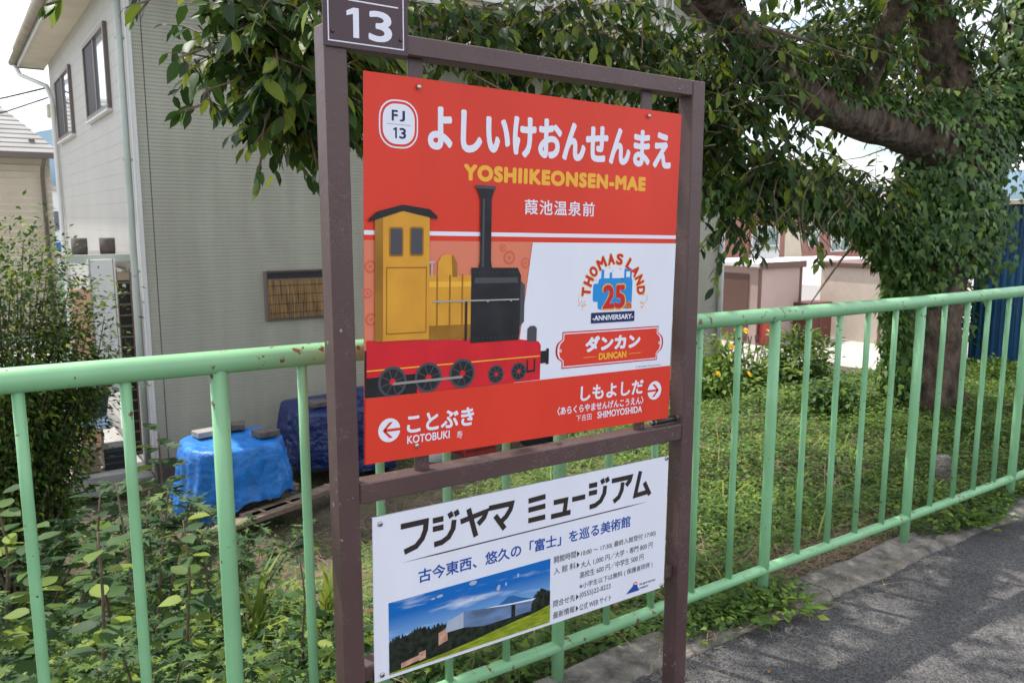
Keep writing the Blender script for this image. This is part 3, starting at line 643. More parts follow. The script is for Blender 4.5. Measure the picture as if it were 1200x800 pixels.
def draw(name, strokes, x0, x1, z0, z1, w, m, parent, layer):
    b = MB()
    for si, st in enumerate(strokes):
        P = [(x0 + (x1 - x0) * p[0], z0 + (z1 - z0) * p[1]) for p in st]; L_, R_ = stroke(P, w)
        y = FRONT - .00035 * layer - .00003 * si
        for i in range(len(P) - 1):
            q = [L_[i], R_[i], R_[i + 1], L_[i + 1]]; b.add([(v_.x, y, v_.y) for v_ in q], [(0, 1, 2, 3)])
    return b.build(name, m, parent)
G = {
 'fu': [[(0, .90), (.93, .90), (.90, .62), (.78, .36), (.55, .15), (.12, .05)]],
 'ji': [[(.0, .86), (.42, .86)], [(.0, .58), (.42, .58)], [(.05, .06), (.35, .08), (.62, .20), (.80, .45), (.84, .74)], [(.66, 1.02), (.74, .84)], [(.90, 1.04), (.98, .86)]],
 'ya': [[(0, .62), (.98, .78), (.88, .58), (.66, .40)], [(.30, 1.0), (.58, .0)]],
 'ma': [[(0, .86), (.96, .86), (.90, .66), (.72, .44), (.50, .30)], [(.26, .56), (.66, .02)]],
 'mi': [[(0, .86), (.92, .90)], [(0, .50), (.92, .52)], [(0, .08), (.92, .08)]],
 'yu': [[(.12, .66), (.76, .66), (.68, .06)], [(0, .06), (1.0, .06)]],
 'bar': [[(0, .5), (1, .5)]],
 'a': [[(0, .86), (.97, .86), (.92, .72), (.74, .56)], [(.56, .72), (.52, .42), (.38, .18), (.12, .04)]],
 'mu': [[(.42, 1.0), (.16, .08), (.92, .12)], [(.66, .52), (1.0, -.02)]],
}
for g, x0, x1, zz, h in (('fu', .846, .921, 0, 1), ('ji', .934, 1.007, 0, 1), ('ya', 1.014, 1.094, 0, 1), ('ma', 1.100, 1.175, 0, 1),
                         ('mi', 1.226, 1.288, .03, .9), ('yu', 1.303, 1.371, 0, .82), ('bar', 1.376, 1.423, .10, .8), ('ji', 1.436, 1.508, 0, 1), ('a', 1.521, 1.597, 0, 1), ('mu', 1.603, 1.674, 0, 1)):
    c = WL(x0, .684); H_ = .078; draw('title_glyph', G[g], c[0], x1 - WCX, WL(1.26, .686)[1] + zz * H_, WL(1.26, .686)[1] + zz * H_ + h * H_, .0145, 'print_black', wb, 2)
zu = WL(1.26, .664)[1]; shape('underline', [(.842 - WCX, zu), (.95 - WCX, zu - .0017), (1.58 - WCX, zu - .0017), (1.671 - WCX, zu), (1.58 - WCX, zu + .0017), (.95 - WCX, zu + .0017)], 'print_black', wb, 1)
text('lettering', '古今東西、悠久の「富士」を巡る美術館', .893 - WCX, 1.599 - WCX, WL(.9, .601)[1] + .003, WL(.9, .634)[1] + .006, 'print_blue', wb, .0008, 1)
# printed picture
px0, px1 = .811 - WCX, 1.3035 - WCX; pz0, pz1 = WL(1.05, .3865)[1], WL(1.05, .572)[1]
def PP(u, v_): return (px0 + (px1 - px0) * u, pz0 + (pz1 - pz0) * v_)
shape('picture_sky', [PP(0, 0), PP(1, 0), PP(1, 1), PP(0, 1)], 'print_photo_sky', wb, 1)
shape('picture_mountain', [PP(.60, .40), PP(.62, .47), PP(.68, .55), PP(.715, .60), PP(.75, .595), PP(.80, .53), PP(.88, .46), PP(.92, .40)], 'print_fuji', wb, 2)
P = [PP(0, .0)]
for i in range(70): u = .33 * i / 69; P.append(PP(u, .46 + .06 * math.sin(u * 9.5) + .02 * math.sin(u * 47) + rr.uniform(-.035, .035)))
shape('picture_trees', P + [PP(.34, .0)], 'print_tree', wb, 2)
P = [PP(.87, .22)]
for i in range(20): u = .87 + .13 * i / 19; P.append(PP(u, .40 + .16 * math.sin((u - .87) / .13 * 2.6) + rr.uniform(-.03, .03)))
shape('picture_trees', P + [PP(1, .22)], 'print_tree', wb, 5)
shape('picture_terrace', [PP(.05, .0), PP(.45, .0), PP(.90, .20), PP(.90, .28), PP(.43, .36), PP(.33, .34), PP(.22, .16), PP(.05, .12)], 'print_tree', wb, 3)
shape('picture_building', [PP(.28, .19), PP(.335, .23), PP(.33, .42), PP(.28, .37)], 'print_pink', wb, 4)
shape('picture_building', [PP(.065, .035), PP(.17, .075), PP(.17, .15), PP(.065, .11)], 'print_pink', wb, 4)
shape('picture_building', [PP(.165, .06), PP(.205, .075), PP(.205, .19), PP(.165, .18)], 'print_pink', wb, 5)
shape('picture_building', [PP(.32, .345), PP(.43, .34), PP(.43, .575), PP(.33, .50)], 'print_wall_pale', wb, 5)
shape('picture_building', [PP(.43, .34), PP(.56, .27), PP(.74, .27), PP(.88, .27), PP(.88, .43), PP(.74, .45), PP(.56, .53), PP(.43, .575)], 'print_wall_blue', wb, 4)
shape('picture_building', [PP(.56, .53), PP(.70, .475), PP(.88, .43), PP(.90, .455), PP(.74, .485), PP(.62, .52)], 'print_white', wb, 6)
shape('picture_building', [PP(.735, .25), PP(.76, .25), PP(.76, .45), PP(.735, .455)], 'print_tree', wb, 6)
shape('picture_lawn', [PP(0, 0), PP(1, 0), PP(1, .28), PP(.88, .22), PP(.77, .20), PP(.62, .15), PP(.5, .11), PP(.34, .065), PP(.16, .03), PP(0, .025)], 'print_grass', wb, 7)
for (u, v_, r, q) in ((.46, .97, .018, .5), (.49, .955, .015, .5), (.29, .90, .012, .4), (.25, .89, .008, .4), (.65, .77, .007, 1.3), (.655, .80, .005, 1), (.70, .80, .004, 1.6), (.78, .88, .004, 2), (.50, .72, .006, .5)):
    c = PP(u, v_); 
    if v_ + r * q / (pz1 - pz0) < 1: shape('picture_cloud', disc(c[0], c[1], r * .8, 12, r * q * .8), 'print_wall_pale', wb, 1.3 + .1 * (u * 7 % 1))
# information lines
def info(s, x0, x1, z0, h=.0205, w=0.0002):
    c = WL(x0, z0); text('lettering', s, x0 - WCX, x1 - WCX, c[1], c[1] + h, 'print_grey', wb, w, 1)
def tri(x, z):
    c = WL(x, z); shape('marker', [(c[0], c[1] + .001), (c[0] + .010, c[1] + .010), (c[0], c[1] + .019)], 'print_black', wb, 1)
info('開館時間', 1.316, 1.394, .551); tri(1.398, .5485); info('10:00 ～ 17:30( 最終入館受付 17:00)', 1.413, 1.705, .5455)
info('入 館 料', 1.316, 1.394, .5175); tri(1.398, .515); info('大人 1,000 円／大学・専門 800 円', 1.413, 1.693, .512)
info('高校生 600 円／中学生 500 円', 1.410, 1.657, .482)
info('※小学生以下は無料 ( 保護者同伴 )', 1.410, 1.696, .4475)
info('問合せ先', 1.316, 1.394, .4215); tri(1.398, .4195); info('(0555)22-8223', 1.411, 1.528, .4195, h=.020)
info('最新情報', 1.316, 1.394, .387); tri(1.398, .385); info('公式 WEB サイト', 1.411, 1.532, .3845)
c = WL(1.626, .410); shape('emblem_sun', disc(c[0] + .001, c[1] - .003, .0095, 18), 'print_glow', wb, 1); shape('emblem_sun', disc(c[0] + .001, c[1] - .003, .0065, 18), 'sign_white', wb, 2)
shape('emblem_mountain', [(c[0] - .036, c[1] - .024), (c[0] - .004, c[1] - .001), (c[0] + .006, c[1] - .003), (c[0] + .018, c[1] - .024)], 'print_blue', wb, 3)
c = WL(1.645, .3975); text('lettering', 'FUJIYAMA', c[0], c[0] + .066, c[1] + .0005, c[1] + .0085, 'print_navy', wb, .0003, 1); text('lettering', 'MUSEUM', c[0], c[0] + .034, c[1] - .0095, c[1] - .0035, 'print_navy', wb, .0002, 1)
for x, z in ((.792, .780), (1.738, .781), (1.737, .376), (.792, .395)):
    c = WL(x, z); MB().tube([(c[0], FRONT - .0002, c[1]), (c[0], FRONT - .003, c[1]), (c[0], FRONT - .0042, c[1])], [.0068, .0062, .0035], 14).build('screw', 'steel', wb, True)
    MB().tube([(c[0], FRONT - .0043, c[1]), (c[0], FRONT - .0047, c[1])], .0024, 8).build('screw_socket', 'print_black', wb)

# number plate at the top left
pl = MB().bbox(-.099, .099, -.0015, .0015, -.105, .105, .0006).build('number_plate', 'plate_brown', sign)
pl.location = (.784 - SX, 1.6955 - SY, 1.960); pl.rotation_euler = (0, math.radians(.6), 0)
MB().box(-.095, .095, .0015, .0035, -.101, .101).build('plate_backing', 'aluminium_edge', pl)
b = MB(); w = .0025; X, Z = .0885, .0945
for r in ((-X, X, -Z, -Z + w), (-X, X, Z - w, Z), (-X, -X + w, -Z + w, Z - w), (X - w, X, -Z + w, Z - w)): b.box(r[0], r[1], FRONT - .0004, FRONT, r[2], r[3])
b.build('border_line', 'print_white', pl)
MB().box(-.042, .075, FRONT - .0004, FRONT, -.0080, -.0052).build('divider_line', 'print_white', pl)
one(-.046, -.018, -.082, -.021, 'print_white', pl, 1).name = 'numeral'; text('numeral', '3', .004, .060, -.084, -.020, 'print_white', pl, .0022)
text('lettering', 'FJ', -.05, .055, .015, .078, 'print_white', pl, .0022)
for x, z in ((-.078, -.074), (.080, -.073), (-.078, .074), (.080, .074)): MB().tube([(x, FRONT, z), (x, FRONT - .002, z), (x, FRONT - .003, z)], [.005, .0045, .002], 10).build('rivet', 'plate_brown', pl, True)
MB().bbox(-.03, .03, .004, .012, -.10, .09, .001).build('plate_bracket', 'brown_paint', pl)

# marker lying on the cross rail
mk_ = thing('marker_pen', 'short black cylinder pen with silver tip lying on the sign rail', 'pen', (1.735, 1.722, .898), 0)
MB().tube([(-.052, 0, 0), (-.050, 0, 0), (.045, 0, 0), (.047, 0, 0)], [.009, .0105, .0105, .009], 16).build('barrel', 'black_plastic', mk_, True)
MB().tube([(.047, 0, 0), (.049, 0, 0), (.066, 0, 0), (.068, 0, 0)], [.005, .0058, .0052, .004], 12).build('tip', 'steel', mk_, True)
MB().tube([(-.0545, 0, 0), (-.052, 0, 0)], [.007, .0075], 12).build('end_cap', 'steel', mk_, True)
MB().tube([(-.043, 0, 0), (-.041, 0, 0)], .0111, 16).build('ring', 'steel', mk_, True)

# ------------------------------------------------------------------ house
HX, HY = 1.593, 8.847; HX1, HY1 = 10.13, 15.55; HB, HT = -1.10, 3.94
house = thing('house', 'two storey house with grey ribbed siding front and cream side wall', 'house', (HX, HY, HB))
def hb(name, m, x0, x1, y0, y1, z0, z1, b=0, par=None):
    q = MB(); (q.bbox if b else q.box)(x0 - HX, x1 - HX, y0 - HY, y1 - HY, z0 - HB, z1 - HB, *([b] if b else [])); return q.build(name, m, par or house)
def ribs(x0, x1, z0, z1, pitch, dep, groove):
    """siding with real grooves, facing -y, front face at y=0"""
    b = MB(); z = z0; P = []
    while z < z1: P += [(0, z), (0, min(z1, z + pitch - groove)), (dep, min(z1, z + pitch - groove * .6)), (dep, min(z1, z + pitch - groove * .2))]; z += pitch
    P.append((0, z1)); n = len(P)
    b.v = [(x0, y, z_) for y, z_ in P] + [(x1, y, z_) for y, z_ in P]; b.f = [(i, i + n, i + 1 + n, i + 1) for i in range(n - 1)]
    return b
joints = [HX + .004, HX + .13, HX + 3.13, HX + 6.13, HX1]
for i in range(4):     # panels between sealed joints
    q = ribs(joints[i] + .004 - HX, joints[i + 1] - .004 - HX, .12, HT - HB, .0365, .0042, .008).build('siding_panel', 'siding_grey', house)
hb('wall_core', 'screen_dark', HX + .02, HX1, HY + .010, HY1, HB + .05, HT)
hb('foundation', 'dark_block', HX + .02, HX1 - .02, HY + .004, HY + .3, HB - .6, HB + .12)
# side wall of coursed cream boards
q = ribs(-(HY1 - HY), 0, .12, HT - HB, .155, .0025, .005); q.v = [(y, -x, z) for x, y, z in q.v]; q.f = [tuple(f) for f in q.f]
q.build('side_siding', 'siding_cream', house)
hb('side_base', 'concrete', HX + .004, HX + .03, HY + .03, HY1, HB - .2, HB + .12)
hb('corner_trim', 'trim_white', HX - .014, HX + .001, HY - .014, HY + .055, HB + .1, HT, .003); hb('corner_trim', 'trim_white', HX + .0015, HX + .035, HY - .014, HY + .004, HB + .1, HT, .003)
hb('corner_trim', 'trim_white', HX1 - .04, HX1 + .012, HY - .012, HY + .05, HB + .1, HT, .003)
# roof
rf = MB(); ov = .40; xr = (HX + HX1) / 2; x0, x1, y0, y1 = HX - ov - HX, HX1 + ov - HX, -.35, HY1 + .6 - HY
zt, zr = HT - HB + .12, HT - HB + 2.1
rf.add([(x0, y0, zt), (xr - HX, y0, zr), (x1, y0, zt), (x0, y1, zt), (xr - HX, y1, zr), (x1, y1, zt), (x0, y0, zt + .07), (xr - HX, y0, zr + .07), (x1, y0, zt + .07), (x0, y1, zt + .07), (xr - HX, y1, zr + .07), (x1, y1, zt + .07)],
       [(0, 3, 4, 1), (1, 4, 5, 2), (6, 7, 10, 9), (7, 8, 11, 10), (0, 1, 7, 6), (1, 2, 8, 7), (3, 9, 10, 4), (4, 10, 11, 5), (0, 6, 9, 3), (2, 5, 11, 8)])
roof = rf.build('roof', 'roof_tile', house)
MB().add([(0, .02, HT - HB), (HX1 - HX, .02, HT - HB), (xr - HX, .02, zr - .05)], [(0, 1, 2)]).build('gable', 'siding_grey', house)
hb('soffit', 'soffit_beige', HX - ov + .02, HX, HY - .33, HY1 + .55, HT, HT + .012)
hb('soffit', 'soffit_beige', HX, HX1, HY - .33, HY, HT + .002, HT + .014)
hb('fascia', 'trim_white', HX - ov - .004, HX - ov + .02, HY - .35, HY1 + .6, HT - .03, HT + .14, .004)
hb('fascia', 'trim_white', HX - ov + .02, HX1, HY - .35, HY - .33, HT - .03, HT + .14, .004)
hb('far_barge_board', 'window_frame', HX - ov + .02, HX, HY1 + .55, HY1 + .57, HT - .02, HT + .1, .004)
g = MB()
for i in range(7):
    pass
P = [(HX - ov - .06 + .055 * math.cos(a) - HX, HT - HB + .07 + .055 * math.sin(a)) for a in np.linspace(PI, 2 * PI, 8)]
g.v = [(x, y0, z) for x, z in P] + [(x, y1 + .03, z) for x, z in P]; g.f = [(i, i + 1, i + 9, i + 8) for i in range(7)] + [tuple(range(8)), tuple(range(15, 7, -1))]
g.build('gutter', 'roof_tile', house, True)
tm = None
for i in range(44):        # rounded tile ends above the gutter
    y = y0 + .1 + i * .165
    if tm is None: o = MB().tube([(-.06, 0, 0), (.12, 0, .04)], .062, 10).build('roof_tile', 'roof_tile', house, True); tm = o.data; o.location = (x0, y, zt + .055)
    else: link('roof_tile', tm, house, (x0, y, zt + .055))
def hpipe(name, pts, r, m='trim_white'): return MB().tube([(p[0] - HX, p[1] - HY, p[2] - HB) for p in pts], r, 12).build(name, m, house, True)
pp = hpipe('downpipe', [(HX - .055, HY + .10, HT - .02), (HX - .055, HY + .10, 2.2), (HX - .055, HY + .10, .5), (HX - .055, HY + .10, HB)], .034, 'pipe_grey_green')
for z in (3.2, 2.05, .95, -.2): hb('pipe_bracket', 'pipe_grey_green', HX - .094, HX - .002, HY + .09, HY + .11, z, z + .025)
hpipe('downpipe', [(HX1 - .10, HY - .05, HT), (HX1 - .10, HY - .05, 1), (HX1 - .10, HY - .05, HB)], .036, 'trim_white')
hpipe('downpipe', [(HX - ov - .03, HY1 + .5, HT + .02), (HX - ov + .02, HY1 + .3, HT - .16), (HX - .10, HY1 - .55, HT - .42), (HX - .05, HY1 - .62, HT - .62), (HX - .05, HY1 - .62, 0), (HX - .05, HY1 - .62, HB)], .036)
hpipe('cable_conduit', [(HX - .03, HY1 - .35, HT - .55), (HX - .03, HY1 - .35, HB)], .02, 'pipe_grey_green')
hb('meter_box', 'siding_tan', HX - .12, HX - .004, HY1 - .62, HY1 - .42, 3.05, 3.25, .01)
# side windows
def window(y0, y1, z0, z1):
    x = HX; w = MB()
    fr = MB()
    for a in ((y0, y1, z1 - .05, z1), (y0, y1, z0, z0 + .05), (y0, y0 + .05, z0 + .05, z1 - .05), (y1 - .05, y1, z0 + .05, z1 - .05)):
        fr.bbox(-.045, .0, a[0] - HY, a[1] - HY, a[2] - HB, a[3] - HB, .004)
    ym = (y0 + y1) / 2; fr.bbox(-.038, 0, ym - .02 - HY, ym + .02 - HY, z0 + .05 - HB, z1 - .05 - HB, .003)
    f = fr.build('window', 'window_frame', house)
    hb('pane', 'glass', x - .016, x - .004, y0 + .05, ym - .02, z0 + .05, z1 - .05, par=f); hb('insect_screen', 'screen_dark', x - .024, x - .004, ym + .02, y1 - .05, z0 + .05, z1 - .05, par=f)
    hb('sill', 'trim_white', x - .06, x, y0 - .02, y1 + .02, z0 - .03, z0 - .002, .004, par=f)
window(9.92, 11.50, 2.66, 3.555); window(12.92, 14.58, 2.64, 3.555)
# front window with bamboo blind
bw = hb('blind_window', 'window_frame', 2.80, 3.66, HY - .030, HY - .002, .385, .925, .004)
hb('painted_shadow_strip', 'bamboo_dark', 2.83, 3.63, HY - .034, HY - .0302, .84, .90, par=bw)  # solid dark strip painted as the shade above the canes
MB().tube([(2.82 - HX, -.05, .925 - HB + .0), (3.66 - HX, -.05, .925 - HB)], .012, 8).build('blind_rod', 'window_frame', bw)
random.seed(5); me = None
for i in range(80):
    x = 2.835 + i * .00995
    b = MB().bbox(-.004, .004, -.003, .003, -.215, .205, .0012)
    if me is None: o = b.build('blind_cane', 'bamboo', bw); me = o.data; 
    else: o = link('blind_cane', me, bw)
    o.location = (x - HX, -.041 + random.uniform(-.003, .003), .62 - HB + random.uniform(-.006, .006))
for z in (.46, .56, .66, .76): hb('blind_cord', 'bamboo_dark', 2.835, 3.63, HY - .047, HY - .0445, z, z + .006, par=bw)
# balcony
bal = hb('balcony', 'balcony_beige', 4.74, 8.2, 8.18, HY - .012, 3.35, 3.895)
hb('balcony_underside', 'soffit_beige', 4.76, 8.18, 8.20, HY - .012, 3.335, 3.3485, par=bal)
hb('coping', 'trim_white', 5.0, 8.23, 8.15, 8.24, 3.897, 3.93, .004, par=bal)
hb('coping', 'trim_white', 4.56, 4.735, 8.15, HY - .013, 3.77, 3.95, .004, par=bal)
for x in np.arange(5.1, 8.2, .14): hb('baluster', 'trim_white', x, x + .02, 8.18, 8.2, 3.93, 4.6, par=bal)
hb('balcony_rail', 'trim_white', 4.9, 8.2, 8.17, 8.21, 4.6, 4.64, .004, par=bal)
# porch on the side wall
can = hb('door_canopy', 'window_frame', .98, HX - .004, 9.25, 10.6, 1.06, 1.12, .01)
hb('canopy_edge', 'pipe_grey_green', .96, HX - .01, 9.22, 9.25, 1.05, 1.13, .004, par=can)
for x in (1.12, 1.38): MB().tube([(x - HX, .62, 1.121 - HB), (x - HX, .62, 1.17 - HB), (x - HX, .62, 1.29 - HB)], [.07, .075, .075], 14).build('flower_pot', 'dark_block', can, True)
door = hb('side_door', 'curtain_white', 1.545, HX - .002, 9.75, 10.55, HB + .1, .95, .006)
lat = MB().build('lattice_gate', 'window_frame', house)
gx0, gx1 = 1.20, 1.53
gy = 9.22
gate_parts = [(1.40, 1.415, -1.0, .98), (1.53, 1.545, -1.0, .98)]
for a, c, z0_, z1_ in gate_parts: hb('gate_upright', 'wood_grey', a, c, gy, gy + .03, z0_, z1_, .003, par=lat)
hb('gate_backing', 'screen_dark', 1.415, 1.53, gy + .020, gy + .028, -1.0, .86, par=lat)
for i in range(17): hb('slat', 'wood_grey', 1.415, 1.53, gy + .004, gy + .016, -.98 + i * .113, -.962 + i * .113, par=lat)
hb('wall_box', 'siding_tan', 1.32, HX - .003, 9.5, 9.56, .80, .93, .006)  # pale AC-like unit box beneath the door canopy, no lamp

# things by the porch
o = MB().bbox(-.15, .15, -.01, .01, 0, 1.30, .004).build('white_screen', 'curtain_white'); o.location = (1.26, 9.12, -.24); tag(o, 'tall white cloth panel beside the lattice at the side door', 'screen')
o.location.z = -.28; o.scale = (.85, 1, 1.05)
MB().tube([(-.125, 0, -.80), (-.125, 0, 1.3)], .012, 8).build('pole', 'wood_grey', o)
MB().tube([(.125, 0, -.80), (.125, 0, 1.3)], .012, 8).build('pole', 'wood_grey', o)
o = MB().bbox(-.09, .09, -.012, .012, -.9, .9, .004).build('peach_board', 'peach_panel'); o.location = (1.05, 9.1, -.1); tag(o, 'peach coloured upright board behind the feathery shrub', 'board')
for z in (-.5, 0, .5): MB().box(-.09, .09, -.018, -.012, z, z + .012).build('batten', 'wood_grey', o)
step = MB().bbox(-.26, .26, -.30, .30, -.2, .0, .012).build('door_step', 'concrete'); step.location = (1.02, 8.72, -.93); tag(step, 'flat concrete step slab by the side door below the basket', 'step')
o = MB().tube([(0, 0, 0), (0, 0, .02), (0, 0, .26), (0, 0, .30), (0, 0, .31)], [.145, .15, .19, .20, .19], 24).build('storage_bin', 'bin_dark', smooth=True); o.location = (1.02, 8.80, -.42); tag(o, 'dark grey round tub stacked above folded cloths', 'bin')
MB().tube([(0, 0, .27), (0, 0, .30)], .207, 24).build('rim', 'black_plastic', o, True)
o = thing('folded_cloth', 'pale blue cloths folded on top of the crate', 'cloth', (1.02, 8.70, -.52))
for i in range(3): MB().bbox(-.17 + .02 * i, .17 - .01 * i, -.12, .12, i * .032, i * .032 + .03, .012).build('fold', 'cloth_pale', o)
bk = thing('wicker_basket', 'woven wicker basket on the step left of the black crate', 'basket', (.93, 8.62, -.925))
MB().bbox(-.115, .115, -.10, .10, 0, .24, .015).build('body', 'basket', bk)
for i in range(7): MB().box(-.118, .118, -.104, -.1005, .02 + i * .032, .036 + i * .032).build('weave_band', 'dead_twig', bk)
for i in range(9): MB().box(-.11 + i * .026, -.104 + i * .026, -.107, -.1045, .01, .235).build('stake', 'basket', bk)
ck = thing('black_crate', 'black plastic crate beside the wicker basket', 'crate', (1.19, 8.66, -.925))
MB().bbox(-.105, .105, -.12, .12, 0, .22, .01).build('body', 'black_plastic', ck)
for z in (.06, .12, .18): MB().bbox(-.108, .108, -.125, -.121, z, z + .012, .001).build('rib', 'bin_dark', ck)

# ------------------------------------------------------------------ tarpaulined heaps
def drape(name, cx, cy, a, b_, ztop, zbase, m, nf=17, seed=1, ex=3.2, flare=.10, hem=.06):
    r_ = random.Random(seed); n = 120; rows = 26; q = MB()
    ph = [r_.uniform(0, 6) for _ in range(6)]
    for j in range(rows):
        t_ = j / (rows - 1)
        for i in range(n):
            th = 2 * PI * i / n; c, s_ = math.cos(th), math.sin(th)
            rad = 1 / ((abs(c) ** ex + abs(s_) ** ex) ** (1 / ex))
            if t_ < .35: k = (t_ / .35) ; rr_ = k * .97; z = ztop - .012 * k * k + .010 * math.sin(5 * c * k + ph[0]) * math.sin(4 * s_ * k + ph[1])
            else:
                k = (t_ - .35) / .65; fold = ((1 - 2.2 * abs(math.sin(nf * .5 * th + ph[2] + .8 * math.sin(2 * th) + .5 * k))) * .55 + math.sin(9 * th + ph[3]) * .4)
                rr_ = .97 + .03 * min(1, k * 6) + flare * k + .085 * k ** .7 * fold + .03 * math.sin(9 * k + 3 * th + ph[1]) * k
                z = ztop - .012 - (ztop - zbase) * k + (hem * math.sin(2 * th + ph[4]) + .03 * math.sin(7 * th + ph[5])) * k
            q.v.append((cx + a * rad * rr_ * c, cy + b_ * rad * rr_ * s_, z))
    for j in range(rows - 1):
        for i in range(n): p, p2 = j * n + i, j * n + (i + 1) % n; q.f.append((p, p + n, p2 + n, p2))
    return q.build(name, m, smooth=True)
o = drape('blue_tarpaulin', 1.99, 7.42, .44, .42, -.475, -1.02, 'tarp_blue', seed=3, ex=2.6, flare=.17, hem=.10, nf=21); tag(o, 'bright blue tarpaulin draped over a round topped heap by the grey wall', 'tarpaulin')
o = drape('navy_tarpaulin', 3.22, 8.00, .50, .45, -.40, -1.02, 'tarp_navy', seed=9, ex=5); tag(o, 'dark blue tarpaulin over the taller heap behind the sign post', 'tarpaulin')
bt = bpy.data.objects['blue_tarpaulin']
for th in (3.3, 3.9, 4.4, 4.9, 5.4):
    x_, y_ = 2.03 + .60 * math.cos(th), 7.42 + .54 * math.sin(th)
    MB().tube([(x_ + .02 * math.cos(th), y_ + .02 * math.sin(th), -.93), (x_ + .03 * math.cos(th), y_ + .03 * math.sin(th), -.93)], .012, 8).build('eyelet', 'steel', bt)
MB().bbox(-.44, .44, -.39, .39, 0, .52, .05).build('covered_boxes', 'dark_block', None).location = (3.22, 8.0, -1.03)
tag(bpy.data.objects['covered_boxes'], 'boxes hidden beneath the dark blue tarpaulin', 'box')
q = drape('tarpaulin_fold', 0, 0, .30, .2, .10, -.06, 'tarp_navy', seed=4, ex=2.2, flare=.2, nf=9); q.parent = o; q.location = (3.45, 7.95, -.40)
q.scale = (1, 1, 1)
for (x, y, z, rz, lb) in ((1.80, 7.55, -.463, .15, 'grey block on the far left of the bright blue tarpaulin top'), (2.08, 7.66, -.463, -.3, 'small grey block at the back middle of the bright blue tarpaulin'), (2.26, 7.28, -.469, .2, 'flat brownish block on the right of the bright blue tarpaulin'), (2.98, 7.82, -.39, .1, 'dark block weighing down the navy tarpaulin')):
    o = MB().bbox(-.10, .10, -.085, .085, 0, .055, .006).build('weight_block', 'concrete' if z > -.466 and x < 2.0 else 'dark_block'); o.location = (x, y, z); o.rotation_euler = (random.uniform(-.05, .05), random.uniform(-.05, .05), rz); tag(o, lb, 'block', 'blocks weighing down the tarpaulins')
for i, (x, y, rz, lb) in enumerate(((1.95, 6.78, .32, 'nearest weathered board under the bright blue tarpaulin'), (2.42, 7.02, .35, 'weathered board reaching right from beneath the blue tarpaulin'), (2.0, 7.15, .30, 'weathered board deepest beneath the bright blue tarpaulin'))):
    o = MB().bbox(-.55, .55, -.07, .07, 0, .05, .005).build('timber_board', 'wood_grey'); o.location = (x, y, -1.07 + .052 * (i == 2)); o.rotation_euler = (0, 0, rz); tag(o, lb, 'board', 'boards beneath the tarpaulin')
    for e in (-.4, .4): MB().box(e, e + .03, -.071, .071, .0495, .053).build('batten', 'dead_twig', o)
# bits glimpsed beneath the board
o = thing('red_crate', 'red plastic crate seen through the gap beneath the red board', 'crate', (4.5, 7.3, -1.0))
MB().bbox(-.2, .2, -.15, .15, 0, .22, .01).build('body', 'red_paint', o)
for z in (.06, .13): MB().box(-.18, .18, -.156, -.151, z, z + .02).build('slot', 'dark_red', o)
o = thing('white_tub', 'low white tub in the gap beneath the red board', 'tub', (4.0, 7.3, -1.0))
MB().tube([(0, 0, 0), (0, 0, .02), (0, 0, .18), (0, 0, .2)], [.13, .15, .18, .17], 20).build('body', 'white_paint', o, True); MB().tube([(0, 0, .165), (0, 0, .2)], .192, 20).build('rim', 'pipe_grey_green', o, True)
o = thing('dark_tub', 'dark blue black tub beneath the right part of the red board', 'tub', (5.3, 7.2, -1.0))
MB().tube([(0, 0, 0), (0, 0, .02), (0, 0, .26), (0, 0, .28)], [.2, .22, .27, .26], 20).build('body', 'bin_dark', o, True); MB().tube([(0, 0, .25), (0, 0, .285)], .28, 20).build('rim', 'black_plastic', o, True)
# stump of a concrete stake
st = MB(); st.tube([(0, 0, -.2), (0, 0, .0), (0, 0, .12), (.004, 0, .165), (.004, 0, .17)], [.055, .052, .05, .046, .03], 6, wob=.06); o = st.build('concrete_stake', 'kerb_concrete'); o.location = (4.62, 2.36, -.02); tag(o, 'short weathered concrete stake in the ivy behind the railing', 'stake')
for z in (.04, .1): MB().tube([(0, 0, z), (0, 0, z + .004)], .054, 6).build('tie_wire', 'dead_twig', o)

# ------------------------------------------------------------------ neighbour house, left
nb = thing('neighbour_house', 'cream clapboard house with grey slate roof beyond the downpipe', 'house', (-2, 22, -1.2))
nbw = MB(); 
for i in range(28): z = i * .15; nbw.add([(-6, 0, z), (4.12, 0, z), (4.12, -.04, z + .13), (-6, -.04, z + .13)], [(0, 1, 2, 3)]).add([(-6, -.04, z + .13), (4.12, -.04, z + .13), (4.12, 0, z + .15), (-6, 0, z + .15)], [(0, 1, 2, 3)])
nbw.build('siding', 'siding_tan', nb, kind='stuff')
MB().box(-6, 4.1, .01, 8, 0, 4.15).build('wall_core', 'siding_tan', nb)
rq = MB()
for i in range(14):
    y = -.35 + i * .16; z = 4.14 + i * .112; sh = .02
    rq.add([(-6, y, z + sh), (4.35 - i * .10, y, z + sh), (4.25 - i * .10, y + .17, z + .119), (-6, y + .17, z + .119), (-6, y, z), (4.35 - i * .10, y, z)], [(0, 1, 2, 3), (4, 5, 1, 0)])
rq.build('roof', 'roof_grey', nb, kind='stuff')
MB().box(-6, 4.38, -.42, -.34, 4.02, 4.14).build('gutter', 'window_frame', nb)
MB().tube([(4.0, -.38, 4.03), (3.95, -.2, 3.8), (3.95, -.06, 3.6), (3.95, -.06, 0)], .045, 8).build('downpipe', 'window_frame', nb, True)
for x in (1.5, 2.3, 3.1, 3.8): MB().bbox(x - .06, x + .06, .0, .08, 4.40, 4.48, .01).build('snow_guard', 'window_frame', nb)
def cable(name, pts, r, lb):
    o = MB().tube(pts, r, 5).build(name, 'wire_black'); tag(o, lb, 'cable'); return o
